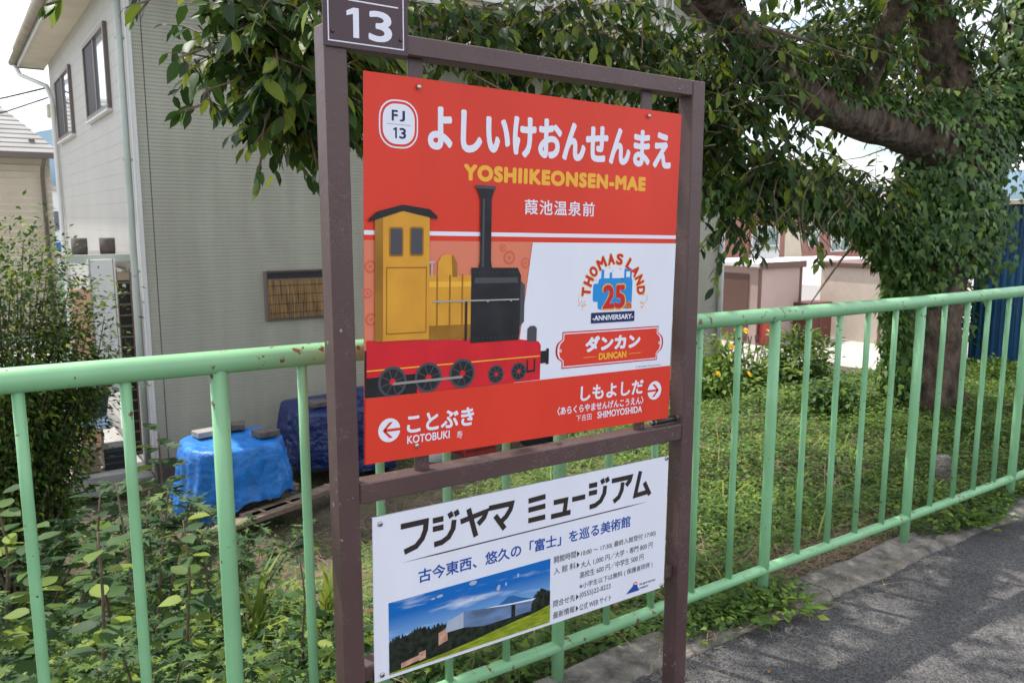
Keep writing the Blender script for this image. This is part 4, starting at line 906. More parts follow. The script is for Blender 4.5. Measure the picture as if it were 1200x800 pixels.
def cat(a, b_, sag, n=14): return [(a[0] + (b_[0] - a[0]) * i / n, a[1] + (b_[1] - a[1]) * i / n, a[2] + (b_[2] - a[2]) * i / n - sag * 4 * i / n * (1 - i / n)) for i in range(n + 1)]
cable('service_cable', cat((1.50, 15.0, 3.5), (-6, 20, 3.3), .5), .014, 'black service cable sagging across the grey neighbour roof')
cable('service_cable', cat((1.50, 15.0, 3.35), (-6, 21, 3.9), .9), .012, 'lower looping black cable crossing the grey neighbour roof')
cable('overhead_cable', cat((-12, 17, 5.6), (3, 30, 8.2), .3), .016, 'thin overhead cable at the top left corner of the sky')
far = thing('distant_building', 'small white building with blue band seen between the two houses', 'building', (4.6, 46, -1.2))
MB().box(-1.2, 1.2, 0, 3, 0, 4.0).build('wall', 'white_paint', far); MB().box(-1.25, 1.25, -.06, 0, .9, 1.5).build('blue_band', 'tarp_blue', far); MB().box(-1.3, 1.3, -.1, 3.1, 4.0, 4.2).build('roof', 'roof_pink', far); MB().box(-.5, .5, -.04, 0, 2.1, 3.0).build('window', 'glass', far)

# ------------------------------------------------------------------ yard and houses, right
sh = thing('storage_shed', 'pinkish storage shed with a white flat roof beyond the grey wall', 'shed', (14.9, 11.5, -1.2), 0)
MB().bbox(-.78, .66, -.15, 1.6, 0, 1.66, .01).build('body', 'shed_pink', sh)
MB().bbox(-.86, .70, -.22, 1.66, 1.66, 1.75, .01).build('roof', 'shed_roof_white', sh); MB().bbox(-.87, .71, -.235, -.221, 1.62, 1.76, .003).build('roof_edge', 'shed_brown', sh)
MB().bbox(-.80, -.70, -.17, -.151, 0, 1.62, .003).build('corner_post', 'shed_brown', sh); MB().bbox(.60, .67, -.17, -.151, 0, 1.62, .003).build('corner_post', 'shed_brown', sh)
MB().bbox(-.74, -.42, -.30, -.171, 0, .62, .02).build('red_panel', 'red_paint', sh)
MB().bbox(-.80, -.781, .1, 1.5, .05, 1.5, .003).build('door', 'shed_brown', sh)
cr_ = thing('rust_red_cabinet', 'low rust red cabinet right of the pink shed', 'cabinet', (15.75, 10.95, -1.2))
MB().bbox(-.42, .42, 0, .5, 0, .85, .01).build('body', 'dark_red', cr_); MB().box(-.02, .02, -.012, 0, .05, .8).build('door_gap', 'shed_brown', cr_)
cs = thing('cream_shed', 'cream panel shed left of the big tree', 'shed', (16.95, 9.95, -1.2), 0)
MB().bbox(-.55, .85, 0, 1.5, 0, 1.62, .01).build('body', 'shed_cream', cs); MB().bbox(-.62, .9, -.1, 1.55, 1.62, 1.72, .01).build('roof', 'shed_brown', cs)
MB().bbox(-.60, -.52, -.03, -.002, 0, 1.6, .003).build('corner_post', 'shed_brown', cs)
for i in range(9): MB().box(-.45 + i * .14, -.40 + i * .14, -.03, -.01, .98, 1.35).build('grille_bar', 'window_frame', cs)
MB().box(-.5, .83, -.035, -.031, .93, .98).build('grille_rail', 'window_frame', cs)
van = thing('parked_van', 'white van parked between the pink shed and cream shed', 'van', (20.2, 13.6, -1.2), math.radians(10))
prof = [(-2.2, .35), (2.1, .35), (2.15, .9), (1.5, 1.05), (.9, 1.6), (-2.1, 1.65), (-2.25, 1.0)]
vb = MB(); n = len(prof); vb.v = [(x, -.8, z) for x, z in prof] + [(x, .8, z) for x, z in prof]; vb.f = [tuple(range(n)), tuple(range(2 * n - 1, n - 1, -1))] + [(i, i + n, (i + 1) % n + n, (i + 1) % n) for i in range(n)]
vb.build('body', 'white_paint', van)
for x0, x1 in ((-1.9, -.7), (-.6, .3), (.38, 1.0)): MB().box(x0, x1, -.812, -.802, 1.05, 1.42).build('window', 'glass', van)
for x in (-1.4, 1.35): w_ = MB().tube([(x, -.83, .33), (x, -.62, .33)], .33, 20).build('wheel', 'black_plastic', van, True); MB().tube([(x, -.84, .33), (x, -.831, .33)], .18, 12).build('rim', 'steel', w_)
MB().box(2.0, 2.17, -.6, -.4, .72, .86).build('headlight', 'glass', van)
fh = thing('brick_house', 'pinkish brick house with pale roof across the yard', 'house', (33, 25, -1.2))
bw_ = MB().box(-8, 9, 0, 8, 0, 3.1).build('wall', 'brick_pink', fh)
for i in range(30): MB().box(-8, 9, -.012, -.001, .1 + i * .10, .185 + i * .10).build('board', 'brick_pink', fh)
fr_ = MB(); fr_.add([(-8.6, -.7, 3.0), (9.6, -.7, 3.0), (9.6, 4, 4.7), (-8.6, 4, 4.7), (-8.6, -.7, 3.12), (9.6, -.7, 3.12), (9.6, 4, 4.85), (-8.6, 4, 4.85), (-8.6, 8.6, 3.0), (9.6, 8.6, 3.0)], [(0, 1, 5, 4), (4, 5, 6, 7), (0, 3, 2, 1), (7, 6, 9, 8), (0, 4, 7, 3), (1, 2, 6, 5)]); fr_.build('roof', 'roof_pink', fh)
for x0, x1, z0, z1 in ((-6.6, -4.6, .9, 2.2), (-2.6, -.6, .5, 2.3), (1.6, 2.4, 1.3, 2.7), (3.4, 5.0, 1.0, 2.2), (6.2, 7.8, 1.0, 2.2)):
    w_ = MB().box(x0, x1, -.06, -.013, z0, z1).build('window', 'white_paint', fh); xm = (x0 + x1) / 2
    for a, c in ((x0 + .08, xm - .04), (xm + .04, x1 - .08)): MB().box(a, c, -.07, -.061, z0 + .08, (z0 + z1) / 2 - .03).build('pane', 'glass', w_); MB().box(a, c, -.07, -.061, (z0 + z1) / 2 + .03, z1 - .08).build('pane', 'glass', w_)
MB().box(-.2, 1.1, -.06, -.013, 0, 2.2).build('door', 'siding_tan', fh)
MB().box(-8, 9, -1.2, -.02, 0, .3).build('grass_verge', 'cover_leaf', fh)
fh2 = thing('distant_house', 'pale roofed house glimpsed through the leaves left of the trunk', 'house', (46, 30, -1.2))
MB().box(-6, 8, 0, 8, 0, 3.3).build('wall', 'shed_cream', fh2)
MB().add([(-6.6, -.6, 3.3), (8.6, -.6, 3.3), (8.6, 4, 4.6), (-6.6, 4, 4.6), (-6.6, 8.6, 3.3), (8.6, 8.6, 3.3)], [(0, 1, 2, 3), (3, 2, 5, 4)]).build('roof', 'roof_pink', fh2)
for x in (-4, 0, 4): MB().box(x, x + 1.3, -.05, -.01, 1.2, 2.6).build('window', 'glass', fh2)
# blue corrugated shed at the right
bs = thing('blue_shed', 'blue corrugated metal shed behind the trunk at the right', 'shed', (9.06, 0, 0))
b = MB(); yv = np.arange(-1.2, 4.46, .019)
for i, y in enumerate(yv):
    x = .012 * (1 if (i // 2) % 2 else -1); b.v += [(x, y, -.32), (x, y, 1.62)]
for i in range(len(yv) - 1): a = 2 * i; b.f.append((a, a + 1, a + 3, a + 2))
b.build('corrugated_wall', 'blue_sheet', bs)
MB().box(.014, 3.0, -1.2, 4.44, -.32, 1.60).build('shed_core', 'blue_sheet', bs)
MB().bbox(-.03, .012, -1.2, 4.46, -.40, -.33, .004).build('sill_strip', 'trim_white', bs)
MB().bbox(-.12, 3.1, -1.2, 4.56, 1.63, 1.68, .004).build('roof', 'shed_cream', bs)
# low folding gate by the yellow flowers
o = thing('folding_gate', 'low dark accordion gate by the yellow flowers', 'gate', (9.55, 8.2, -1.2))
for i in range(5): MB().tube([(i * .16, 0, 0), (i * .16 + .22, 0, .9)], .010, 6).build('bar', 'window_frame', o); MB().tube([(i * .16 + .22, .012, 0), (i * .16, .012, .9)], .010, 6).build('bar', 'window_frame', o)

# ------------------------------------------------------------------ the big cherry tree
tree = thing('cherry_tree', 'big spreading cherry tree with ivy covered trunk behind the railing', 'tree', (6.5, 3.5, -.05))
TO = np.array([6.5, 3.5, -.05])
def resample(pts, rad, n):
    P = [Vector(p) for p in pts]; out_ = []; rr_ = []
    m_ = len(P)
    for i in range(n):
        t_ = i / (n - 1) * (m_ - 1); k = min(int(t_), m_ - 2); f = t_ - k
        p0 = P[max(k - 1, 0)]; p1 = P[k]; p2 = P[k + 1]; p3 = P[min(k + 2, m_ - 1)]
        out_.append(.5 * ((2 * p1) + (p2 - p0) * f + (2 * p0 - 5 * p1 + 4 * p2 - p3) * f * f + (3 * p1 - p0 - 3 * p2 + p3) * f ** 3)); rr_.append(rad[k] + (rad[k + 1] - rad[k]) * f)
    return out_, rr_
LIMBS = {
 'trunk': ([(6.55, 3.52, -.35), (6.5, 3.5, 0), (6.43, 3.5, .5), (6.40, 3.5, 1.0), (6.46, 3.5, 1.5), (6.60, 3.5, 2.0), (6.74, 3.55, 2.4)], [.42, .31, .27, .275, .31, .30, .24]),
 'A': ([(6.55, 3.5, 1.95), (6.1, 3.45, 2.10), (5.649, 3.4, 2.13), (4.791, 3.3, 2.188), (4.178, 3.2, 2.270), (3.705, 3.1, 2.42), (3.313, 3.0, 2.57), (2.6, 2.9, 2.85), (1.8, 2.9, 2.95), (1.0, 2.95, 2.85)], [.22, .19, .15, .135, .115, .10, .085, .065, .045, .025]),
 'B': ([(6.70, 3.55, 2.1), (6.70, 3.6, 2.5), (6.48, 3.65, 2.95), (6.1, 3.7, 3.6), (5.5, 3.9, 4.5), (4.9, 4.0, 5.4)], [.26, .20, .17, .15, .11, .06]),
 'C': ([(6.65, 3.5, 1.8), (7.0, 3.45, 2.15), (7.32, 3.4, 2.6), (7.50, 3.35, 3.3), (7.7, 3.2, 4.2), (8.0, 2.9, 5.2)], [.28, .22, .19, .17, .12, .07]),
 'D': ([(6.35, 3.5, .95), (6.05, 3.5, 1.20), (5.438, 3.45, 1.47), (4.807, 3.4, 1.61), (4.154, 3.3, 1.65), (3.553, 3.2, 1.63), (3.087, 3.1, 1.72), (2.5, 3.0, 1.9)], [.19, .15, .11, .09, .065, .05, .035, .02]),
 'E': ([(3.4, 3.0, 2.55), (2.9, 2.5, 3.0), (2.2, 2.0, 3.4), (1.2, 1.4, 3.7)], [.06, .05, .035, .02]),
 'F': ([(5.0, 3.3, 2.2), (4.6, 2.7, 2.9), (4.2, 1.9, 3.5), (4.0, 1.0, 3.9)], [.08, .06, .045, .025]),
 'G': ([(6.1, 3.7, 3.6), (5.2, 3.2, 4.3), (4.2, 2.6, 4.7), (3.0, 2.2, 4.9)], [.09, .07, .05, .025]),
}
RES = {}
for k, (p, r_) in LIMBS.items():
    n = 14 * len(p) // 2; P, R_ = resample(p, r_, n); RES[k] = (P, R_)
    q = MB().tube([Vector(a) - Vector(TO) for a in P], R_, 18, wob=.07); q.build('trunk' if k == 'trunk' else 'limb', 'bark', tree, True)
# crown: drooping leafy twigs gathered in pads
PADS = [  # centre, radii, twigs
 ((.98, 2.85, 2.12), (.14, .28, .15), 80), ((1.00, 2.9, 1.98), (.13, .25, .13), 70), ((1.06, 2.9, 1.90), (.10, .22, .10), 44), ((.86, 2.85, 2.22), (.14, .2, .06), 26), 
 ((1.14, 2.95, 2.15), (.14, .3, .16), 80), ((1.20, 3.0, 2.0), (.08, .22, .12), 44), ((1.02, 3.15, 2.1), (.22, .2, .2), 60), ((1.16, 3.2, 1.93), (.10, .2, .12), 34),
 ((1.35, 3.2, 2.25), (.3, .3, .14), 40), ((1.75, 3.3, 2.34), (.3, .3, .13), 44), ((2.15, 3.3, 2.36), (.3, .3, .14), 50), ((2.5, 3.3, 2.38), (.3, .3, .18), 56), ((2.9, 3.2, 2.35), (.3, .3, .22), 64), ((3.3, 3.2, 2.30), (.3, .35, .22), 60),
 ((3.3, 3.1, 2.02), (.22, .3, .16), 40), ((3.6, 3.1, 2.35), (.3, .3, .2), 40), ((3.55, 3.1, 1.95), (.28, .3, .16), 44), ((3.9, 3.2, 1.85), (.3, .3, .12), 34), ((3.7, 3.3, 2.15), (.2, .3, .12), 22),
 ((4.5, 3.3, 2.50), (.4, .4, .14), 36), ((4.9, 3.4, 2.75), (.4, .5, .2), 36), ((5.3, 3.5, 2.55), (.35, .4, .22), 46), ((5.8, 3.7, 2.75), (.4, .4, .25), 50), ((5.6, 3.6, 2.35), (.3, .3, .12), 22), ((6.2, 3.9, 2.55), (.3, .4, .25), 30),
 ((4.4, 3.35, 1.78), (.45, .35, .10), 40), ((5.0, 3.45, 1.74), (.4, .35, .10), 40), ((5.5, 3.6, 1.66), (.35, .35, .12), 34), ((5.2, 3.8, 1.85), (.5, .4, .1), 12), ((3.95, 3.3, 1.56), (.30, .3, .08), 14), ((3.75, 3.2, 1.46), (.12, .2, .06), 6),
 ((7.2, 3.8, 2.9), (.5, .5, .4), 50), ((7.6, 3.6, 2.5), (.35, .4, .4), 40), ((7.5, 4.2, 3.4), (.6, .6, .5), 50), ((7.4, 4.0, 1.9), (.3, .4, .25), 26), ((8.2, 3.3, 2.3), (.5, .5, .4), 40), ((8.6, 3.0, 1.85), (.4, .5, .15), 24),
]
for i in range(40):     # higher crown over the platform
    x, y, z = random.uniform(.2, 8.6), random.uniform(1.6, 6.0), random.uniform(3.1, 5.4)
    if x < 2.6: z = max(z, 3.3 + .35 * (y - 1.6)); y = min(y, 4.2)
    PADS.append(((x, y, z), (.65, .65, .4), 26))
def vnorm(v_): return v_ / np.linalg.norm(v_)
LP = []; LA = []; LN = []; LS = []; LK = []
tw = MB()
def leafy_twig(p, d, length, size, big=False, dense=.032):
    n = max(3, int(length / dense)); steps = max(n, 3); pts = [Vector(p)]; d = Vector(d).normalized(); step = length / steps
    for i in range(steps):
        d = (d + Vector((random.gauss(0, .05), random.gauss(0, .05), -.055))).normalized(); pts.append(pts[-1] + d * step)
    side = d.cross(Vector((0, 0, 1))); side = side.normalized() if side.length > .1 else Vector((1, 0, 0))
    for i in range(1, steps + 1):
        s_ = 1 if i % 2 else -1; a = (side * s_ * random.uniform(.4, 1) + d * random.uniform(.3, .9) + Vector((0, 0, -random.uniform(.15, 1.1)))).normalized()
        nn_ = Vector((random.gauss(0, .45), random.gauss(0, .45) - .15, 1)); sz = size * random.uniform(.45, 1.3)
        LP.append(pts[i]); LA.append(a); LN.append(nn_); LS.append(sz); LK.append(big)
    tw.tube([pts[0], pts[len(pts) // 2], pts[-1]], [.004, .003, .0012], 3, caps=False)
for (c, r_, n) in PADS:
    high = c[2] > 3.05
    for j in range(int(n * (1 if high else (1.9 if c[0] < 1.3 else 1.5)))):
        q = np.clip(rng.normal(0, .5, 3), -1, 1) * np.array(r_) + np.array(c); d = np.array([rng.normal(), rng.normal(), rng.normal() * .4 - .1])
        left = c[0] < 1.3; d[0] += .9 * left
        leafy_twig(q, d, random.uniform(.18, .42) * (.6 if left else 1), (.084 if left else .078) if not high else .14, False, .030 if not high else .05)
# single drooping sprays that hang against the sky and wall (branch, then leaves at its end)
SPR = [((.88, 2.8, 2.06), (.70, 2.76, 2.02), (.65, 2.75, 1.99)), ((.82, 2.8, 1.94), (.72, 2.76, 1.90), (.70, 2.75, 1.85)), ((.70, 2.75, 2.24), (.60, 2.75, 2.17), (.56, 2.75, 2.14)), ((.44, 2.75, 2.25), (.38, 2.75, 2.16), (.35, 2.75, 2.13)), ((.95, 2.8, 1.90), (.90, 2.78, 1.78), (.89, 2.78, 1.70)),
       ((3.5, 3.0, 2.1), (3.75, 2.95, 2.05), (3.85, 2.95, 1.93)), ((4.2, 3.1, 2.25), (4.1, 3.05, 2.15), (4.05, 3.0, 2.02)), ((1.08, 2.85, 1.85), (1.10, 2.85, 1.74), (1.12, 2.85, 1.66)), ((4.4, 3.2, 1.5), (4.0, 3.15, 1.38), (3.75, 3.1, 1.30)), ((4.6, 3.2, 1.5), (4.45, 3.15, 1.36), (4.4, 3.1, 1.27))]
for s_ in SPR:
    tw.tube([Vector(a) for a in s_], [.004, .003, .002], 4, caps=False)
    for k in range(3): d = Vector(s_[2]) - Vector(s_[1]); leafy_twig(s_[1 + (k > 0)], (d.x + random.gauss(0, .05), d.y, d.z + random.gauss(0, .03)), .075, .070, True, .022)
# bare hanging twigs under the lower limb
for k in range(9):
    x = 3.9 + k * .1; p = [(x, 3.1, 1.8 - .02 * k), (x - .05 + random.uniform(-.1, .1), 3.05, 1.62), (x - .2 + random.uniform(-.1, .1), 3.0, 1.46), (x - .1 + random.uniform(-.15, .15), 3.0, 1.30)]
    P, R_ = resample(p, [.006, .005, .004, .002], 10); tw.tube(P, R_, 4, caps=False)
for k in range(34):
    a, r_ = RES[random.choice('ABCDEFG')]; i = random.randrange(len(a)); p = a[i]; q = [p]
    d = Vector((random.gauss(0, .6), random.gauss(0, .6), random.gauss(.15, .4)))
    for j in range(5): d += Vector((random.gauss(0, .25), random.gauss(0, .25), random.gauss(0, .15))); q.append(q[-1] + d * .16)
    tw.tube(q, [.018, .014, .011, .008, .005, .003], 5, caps=False)
tw.v = [(v_[0] - TO[0], v_[1] - TO[1], v_[2] - TO[2]) for v_ in tw.v]
tw.build('twigs', 'twig', tree, kind='stuff')
LP, LA, LN, LS = (np.array([list(v_) for v_ in LP]) - TO), np.array([list(v_) for v_ in LA]), np.array([list(v_) for v_ in LN]), np.array(LS)
cam_rel = np.array([0, 0, 1.5]) - TO
dist = np.linalg.norm(LP - cam_rel, axis=1); score = dist + np.where(np.array(LK), -3, 0) + np.where(LP[:, 2] + TO[2] > 2.35, 5, 0)
near = np.argsort(score)[:300]; mask = np.ones(len(LP), bool); mask[near] = False
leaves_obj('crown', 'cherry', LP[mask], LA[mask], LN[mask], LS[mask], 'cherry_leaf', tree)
print('crown leaves', mask.sum())
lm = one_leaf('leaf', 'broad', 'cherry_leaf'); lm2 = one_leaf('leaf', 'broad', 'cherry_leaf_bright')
def leaf_matrix(p, a, n, s_):
    a = Vector(a).normalized(); bb = Vector(n).cross(a).normalized(); nn_ = a.cross(bb); M = Matrix((a, bb, nn_)).transposed().to_4x4()
    return Matrix.Translation(Vector(p)) @ M @ Matrix.Scale(s_, 4)
for i in near:
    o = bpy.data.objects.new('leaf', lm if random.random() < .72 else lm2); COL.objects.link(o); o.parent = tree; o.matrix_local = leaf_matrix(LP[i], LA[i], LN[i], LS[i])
# ivy on trunk and limbs
IP = []; IA = []; IN = []; IS = []
def ivy_on(key, dens, keep, size=.062):
    P, R_ = RES[key]; 
    for i in range(len(P) - 1):
        seg = (P[i + 1] - P[i]); Ls = seg.length; d = seg.normalized(); u = d.orthogonal().normalized(); w = d.cross(u); n = int(dens * Ls * 2 * PI * R_[i])
        for j in range(n):
            a = random.uniform(0, 2 * PI); q = u * math.cos(a) + w * math.sin(a); base = P[i] + seg * random.random() + q * (R_[i] + abs(random.gauss(.01, .035)))
            if not keep(base, q): continue
            IP.append(base); IN.append(q * 1.0 + Vector((random.gauss(0, .3), random.gauss(0, .3), .55 + random.gauss(0, .25)))); IA.append(Vector((random.gauss(0, .35), random.gauss(0, .35), -1)) + q * .5); IS.append(size * random.uniform(.6, 1.35))
def wav(b_): return .15 * math.sin(b_.x * 9) + .1 * math.sin(b_.z * 11 + b_.y * 5)
ivy_on('trunk', 1300, lambda b_, q: b_.z > .95 + wav(b_) or (q.x * .825 - q.y * .566 < -.45 + wav(b_) and b_.z > .05))
ivy_on('D', 1300, lambda b_, q: b_.x > 3.3)
ivy_on('A', 900, lambda b_, q: (q.z > .25 + wav(b_) and b_.x > 3.9) or (b_.x > 5.6 and q.z > -.1 + wav(b_)))
ivy_on('B', 900, lambda b_, q: q.x > -.35 + wav(b_) * 2 or b_.z > 3.0)
ivy_on('C', 1300, lambda b_, q: True)
ivy_on('E', 500, lambda b_, q: q.z > 0)
ivy_on('F', 500, lambda b_, q: q.z > 0)
n0 = len(IP); print('ivy', n0)
IPa = np.array([list(v_) for v_ in IP]) - TO
leaves_obj('ivy', 'ivy', IPa, np.array([list(v_) for v_ in IA]), np.array([list(v_) for v_ in IN]), np.array(IS), 'ivy_leaf', tree)
# ivy tufts standing off the trunk fork
tp = []
for c, r_, n in (((6.2, 3.3, 1.55), (.40, .25, .40), 1500), ((5.9, 3.35, 1.40), (.3, .2, .2), 700), ((6.75, 3.25, 1.45), (.22, .2, .5), 700), ((7.3, 3.2, 2.3), (.3, .2, .5), 700), ((5.98, 3.45, .75), (.12, .15, .45), 420)):
    tp.append(rng.normal(0, .45, (n, 3)) * np.array(r_) + np.array(c))
tp = np.concatenate(tp) - TO; n = len(tp)
leaves_obj('ivy', 'ivy', tp, np.stack([rng.normal(0, .35, n), rng.normal(0, .3, n) - .2, -np.ones(n)], -1), np.stack([rng.normal(0, .4, n) - .2, -np.ones(n) + rng.normal(0, .3, n), .6 + rng.normal(0, .3, n)], -1), .062 * rng.uniform(.6, 1.35, n), 'ivy_leaf', tree)

# ------------------------------------------------------------------ shrubs
def bush(name, lb, cat_, c, r_, n, kind, m, size, stems, up=.3, grp=None, trunk_m='twig'):
    base = np.array([c[0], c[1], float(ground_z(c[0], c[1]))]); t_ = thing(name, lb, cat_, tuple(base), 0, grp)
    q = MB(); rel = np.array(c) - base; Pp = []; Aa = []; Nn = []; Ss = []
    for s_ in range(stems):
        e = rng.normal(0, 1, 3); e = e / np.linalg.norm(e) * rng.uniform(.55, 1.0); tip = rel + e * np.array(r_); st0 = np.array([rng.normal(0, .04), rng.normal(0, .04), 0])
        mid = (st0 + tip) / 2 + np.array([rng.normal(0, .05), rng.normal(0, .05), .12 * r_[2]])
        q.tube([st0, mid, tip], [.012, .008, .003], 5, caps=False)
        m_ = n // stems; tt = rng.uniform(.35, 1.12, m_) ** .8
        pos = np.where(tt[:, None] < .5, st0 + (mid - st0) * tt[:, None] * 2, mid + (tip - mid) * (tt[:, None] - .5) * 2) + rng.normal(0, .085, (m_, 3)) * np.array([1, 1, .55])
        Pp.append(pos); out_ = pos - rel; out_[:, 2] *= .3
        Aa.append(norm(out_) + rng.normal(0, .6, (m_, 3)) - np.array([0, 0, .25])); Nn.append(np.stack([rng.normal(0, .4, m_), rng.normal(0, .4, m_), np.ones(m_)], -1)); Ss.append(size * rng.uniform(.6, 1.3, m_))
    q.build('stems', trunk_m, t_, True)
    leaves_obj('foliage', kind, np.concatenate(Pp), np.concatenate(Aa), np.concatenate(Nn), np.concatenate(Ss), m, t_)
    return t_
bush('feathery_shrub', 'tall feathery green shrub in front of the side door, left edge', 'shrub', (.17, 6.3, .66), (.76, .6, .86), 46000, 'oval', 'maple_leaf', .043, 150)
bush('feathery_shrub', 'lower dark drooping bush beneath the tall feathery shrub', 'shrub', (.30, 6.5, -.40), (.30, .4, .40), 2600, 'cherry', 'ivy_leaf', .075, 22)
yb = bush('yellow_flower_shrub', 'bright green shrub with yellow flowers right of the sign post', 'shrub', (5.75, 4.9, .0), (.50, .40, .46), 4200, 'cherry', 'shrub_leaf', .075, 30)
bush('low_shrub', 'mid green shrub between the yellow flowers and tree trunk', 'shrub', (6.75, 4.9, .05), (.42, .35, .45), 3000, 'cherry', 'cover_leaf', .075, 24)
bush('low_shrub', 'shaded low shrub right at the foot of the ivy trunk', 'shrub', (5.85, 3.75, .0), (.35, .3, .36), 2600, 'oval', 'ivy_leaf', .055, 22)
bush('low_shrub', 'yellowish low shrub beside the blue shed', 'shrub', (8.3, 3.75, -.12), (.45, .35, .25), 2200, 'oval', 'shrub_leaf', .05, 20)
bush('low_shrub', 'sparse bush under the eave side of the blue shed roof', 'shrub', (8.7, 4.6, .9), (.35, .3, .85), 2600, 'cherry', 'ivy_leaf', .08, 20)
for (dx, dy, z) in ((-.35, -.30, .52), (-.05, -.2, .62), (.20, -.25, .60), (-.5, -.3, .30), (.33, -.2, .42), (-.2, -.38, .28)):
    f = MB(); 
    for k in range(10):
        a = k * 2 * PI / 10; c_, s_ = math.cos(a), math.sin(a); f.add([(0, 0, 0), (c_ * .022 - s_ * .008, s_ * .022 + c_ * .008, .008), (c_ * .035, s_ * .035, .003), (c_ * .022 + s_ * .008, s_ * .022 - c_ * .008, .008)], [(0, 3, 2, 1)])
    f.tube([(0, 0, -.002), (0, 0, .012)], [.010, .006], 8); o = f.build('flower', 'flower_yellow', yb); o.location = (dx, dy, z - float(yb.location.z) - .1); o.rotation_euler = (random.uniform(.5, 1.1), 0, random.uniform(-.5, .5))

# ------------------------------------------------------------------ weeds behind the fence at left: three kinds, copied
def make_broad():
    t_ = thing('broad_leaf_weed', '', 'weed'); H_ = .72; q = MB()
    stem = [(0, 0, 0), (.02, .01, .25), (.01, -.01, .5), (.03, 0, H_)]; P, R_ = resample(stem, [.008, .006, .005, .003], 10); q.tube(P, R_, 6); q.build('stem', 'twig', t_, True)
    lf = one_leaf('leaf', 'broad', 'weed_leaf', 1.35)
    for i in range(34):
        f = .12 + .88 * i / 33; k = P[min(9, int(f * 9))]; a = i * 2.4 + random.uniform(-.5, .5); up_ = .25 - .55 * (1 - f) + random.uniform(-.15, .15)
        d = Vector((math.cos(a), math.sin(a), up_)); o = bpy.data.objects.new('leaf', lf); COL.objects.link(o); o.parent = t_
        o.matrix_local = leaf_matrix(k + d * .02, d, (random.gauss(0, .2), random.gauss(0, .2), 1), random.uniform(.10, .15) * (1 - .35 * f))
    return t_
def make_mugwort():
    t_ = thing('lobed_leaf_weed', '', 'weed'); H_ = .62; q = MB(); Pp = []; Aa = []
    for s_ in range(4):
        dx, dy = random.gauss(0, .10), random.gauss(0, .10); P, R_ = resample([(dx * .3, dy * .3, 0), (dx, dy, H_ * .5), (dx * 1.8, dy * 1.8, H_ * random.uniform(.75, 1))], [.006, .005, .003], 10); q.tube(P, R_, 5)
        for i in range(60): k = P[random.randrange(2, 10)]; a = random.uniform(0, 2 * PI); d = (math.cos(a), math.sin(a), random.uniform(-.3, .5)); Pp.append(list(k)); Aa.append(d)
    q.build('stem', 'twig', t_, True); n = len(Pp)
    leaves_obj('foliage', 'lobed', np.array(Pp), np.array(Aa), np.stack([rng.normal(0, .3, n), rng.normal(0, .3, n), np.ones(n)], -1), rng.uniform(.05, .10, n), 'mugwort_leaf', t_)
    return t_
def make_grass():
    t_ = thing('grass_clump', '', 'grass clump'); lf = one_leaf('leaf', 'blade', 'grass_leaf')
    for i in range(26):
        a = random.uniform(0, 2 * PI); e = random.uniform(.3, 1.1); d = Vector((math.cos(a) * math.cos(e), math.sin(a) * math.cos(e), math.sin(e))); o = bpy.data.objects.new('leaf', lf); COL.objects.link(o); o.parent = t_
        o.matrix_local = leaf_matrix((random.gauss(0, .015), random.gauss(0, .015), 0), d, (-math.cos(a) * math.sin(e), -math.sin(a) * math.sin(e), math.cos(e)), random.uniform(.22, .42))
    return t_
protos = {'b': make_broad(), 'm': make_mugwort(), 'g': make_grass()}; used = set()
GR = {'b': 'broad leaved weeds behind the railing', 'm': 'lobed leaved weeds behind the railing', 'g': 'arching grass clumps behind the railing'}
WEEDS = [
 ('b', .30, 2.75, .85, 'broad leaved weed lowest in the left corner, close behind the railing'), ('b', .62, 3.0, .8, 'broad leaved weed just right of the second green bar'),
 ('b', .45, 4.0, 1.0, 'broad leaved weed rising behind the leftmost green bar'), ('b', 1.12, 5.9, 1.45, 'tallest broad leaved weed, standing left of the bright blue tarpaulin'),
 ('b', .75, 4.6, 1.05, 'broad leaved weed in front of the concrete step'), ('b', .15, 3.4, .9, 'broad leaved weed at the left edge with yellowish tips'),
 ('m', .25, 4.6, 1.15, 'grey green lobed weed below the feathery shrub'), ('m', .9, 5.2, 1.1, 'grey green lobed weed right of the concrete step'), ('m', .55, 3.5, 1.05, 'lobed weed in the middle of the left thicket'),
 ('m', 1.15, 4.5, .8, 'low lobed weed in front of the bright blue tarpaulin'), ('m', .85, 3.6, .85, 'lobed weed between the second and third green bars'), ('m', .1, 5.4, 1.25, 'lobed weed at the far left under the dark bush'), ('m', 1.45, 6.2, .9, 'lobed weed touching the left hem of the bright blue tarpaulin'),
 ('m', .0, 2.9, .9, 'lobed weed at the bottom left corner'), ('b', .95, 2.7, .6, 'short broad leaved weed by the foot of the thick green post'),
 ('g', 1.18, 3.1, .95, 'arching grass clump right of the thick green post'), ('g', .95, 3.3, .9, 'arching grass clump left of the thick green post'), ('g', 1.45, 3.5, .7, 'small grass clump in the dry litter by the brown sign post'),
 ('m', 1.5, 5.3, .6, 'low lobed weed right of the third green bar'), ('b', .55, 5.2, .9, 'broad leaved weed under the wicker basket'), ('m', .4, 2.5, .7, 'lobed weed low down against the leftmost bars'), ('b', .1, 4.2, 1.1, 'broad leaved weed at the far left under the feathery shrub'),
]
for kd, x, y, s_, lb in WEEDS:
    if kd not in used: used.add(kd); o = protos[kd]
    else: o = copy_tree(protos[kd])
    o.location = (x, y, float(ground_z(x, y)) - .02); o.rotation_euler = (0, 0, random.uniform(0, 6)); o.scale = (s_ * 1.2,) * 3; o['label'] = lb; o['group'] = GR[kd]
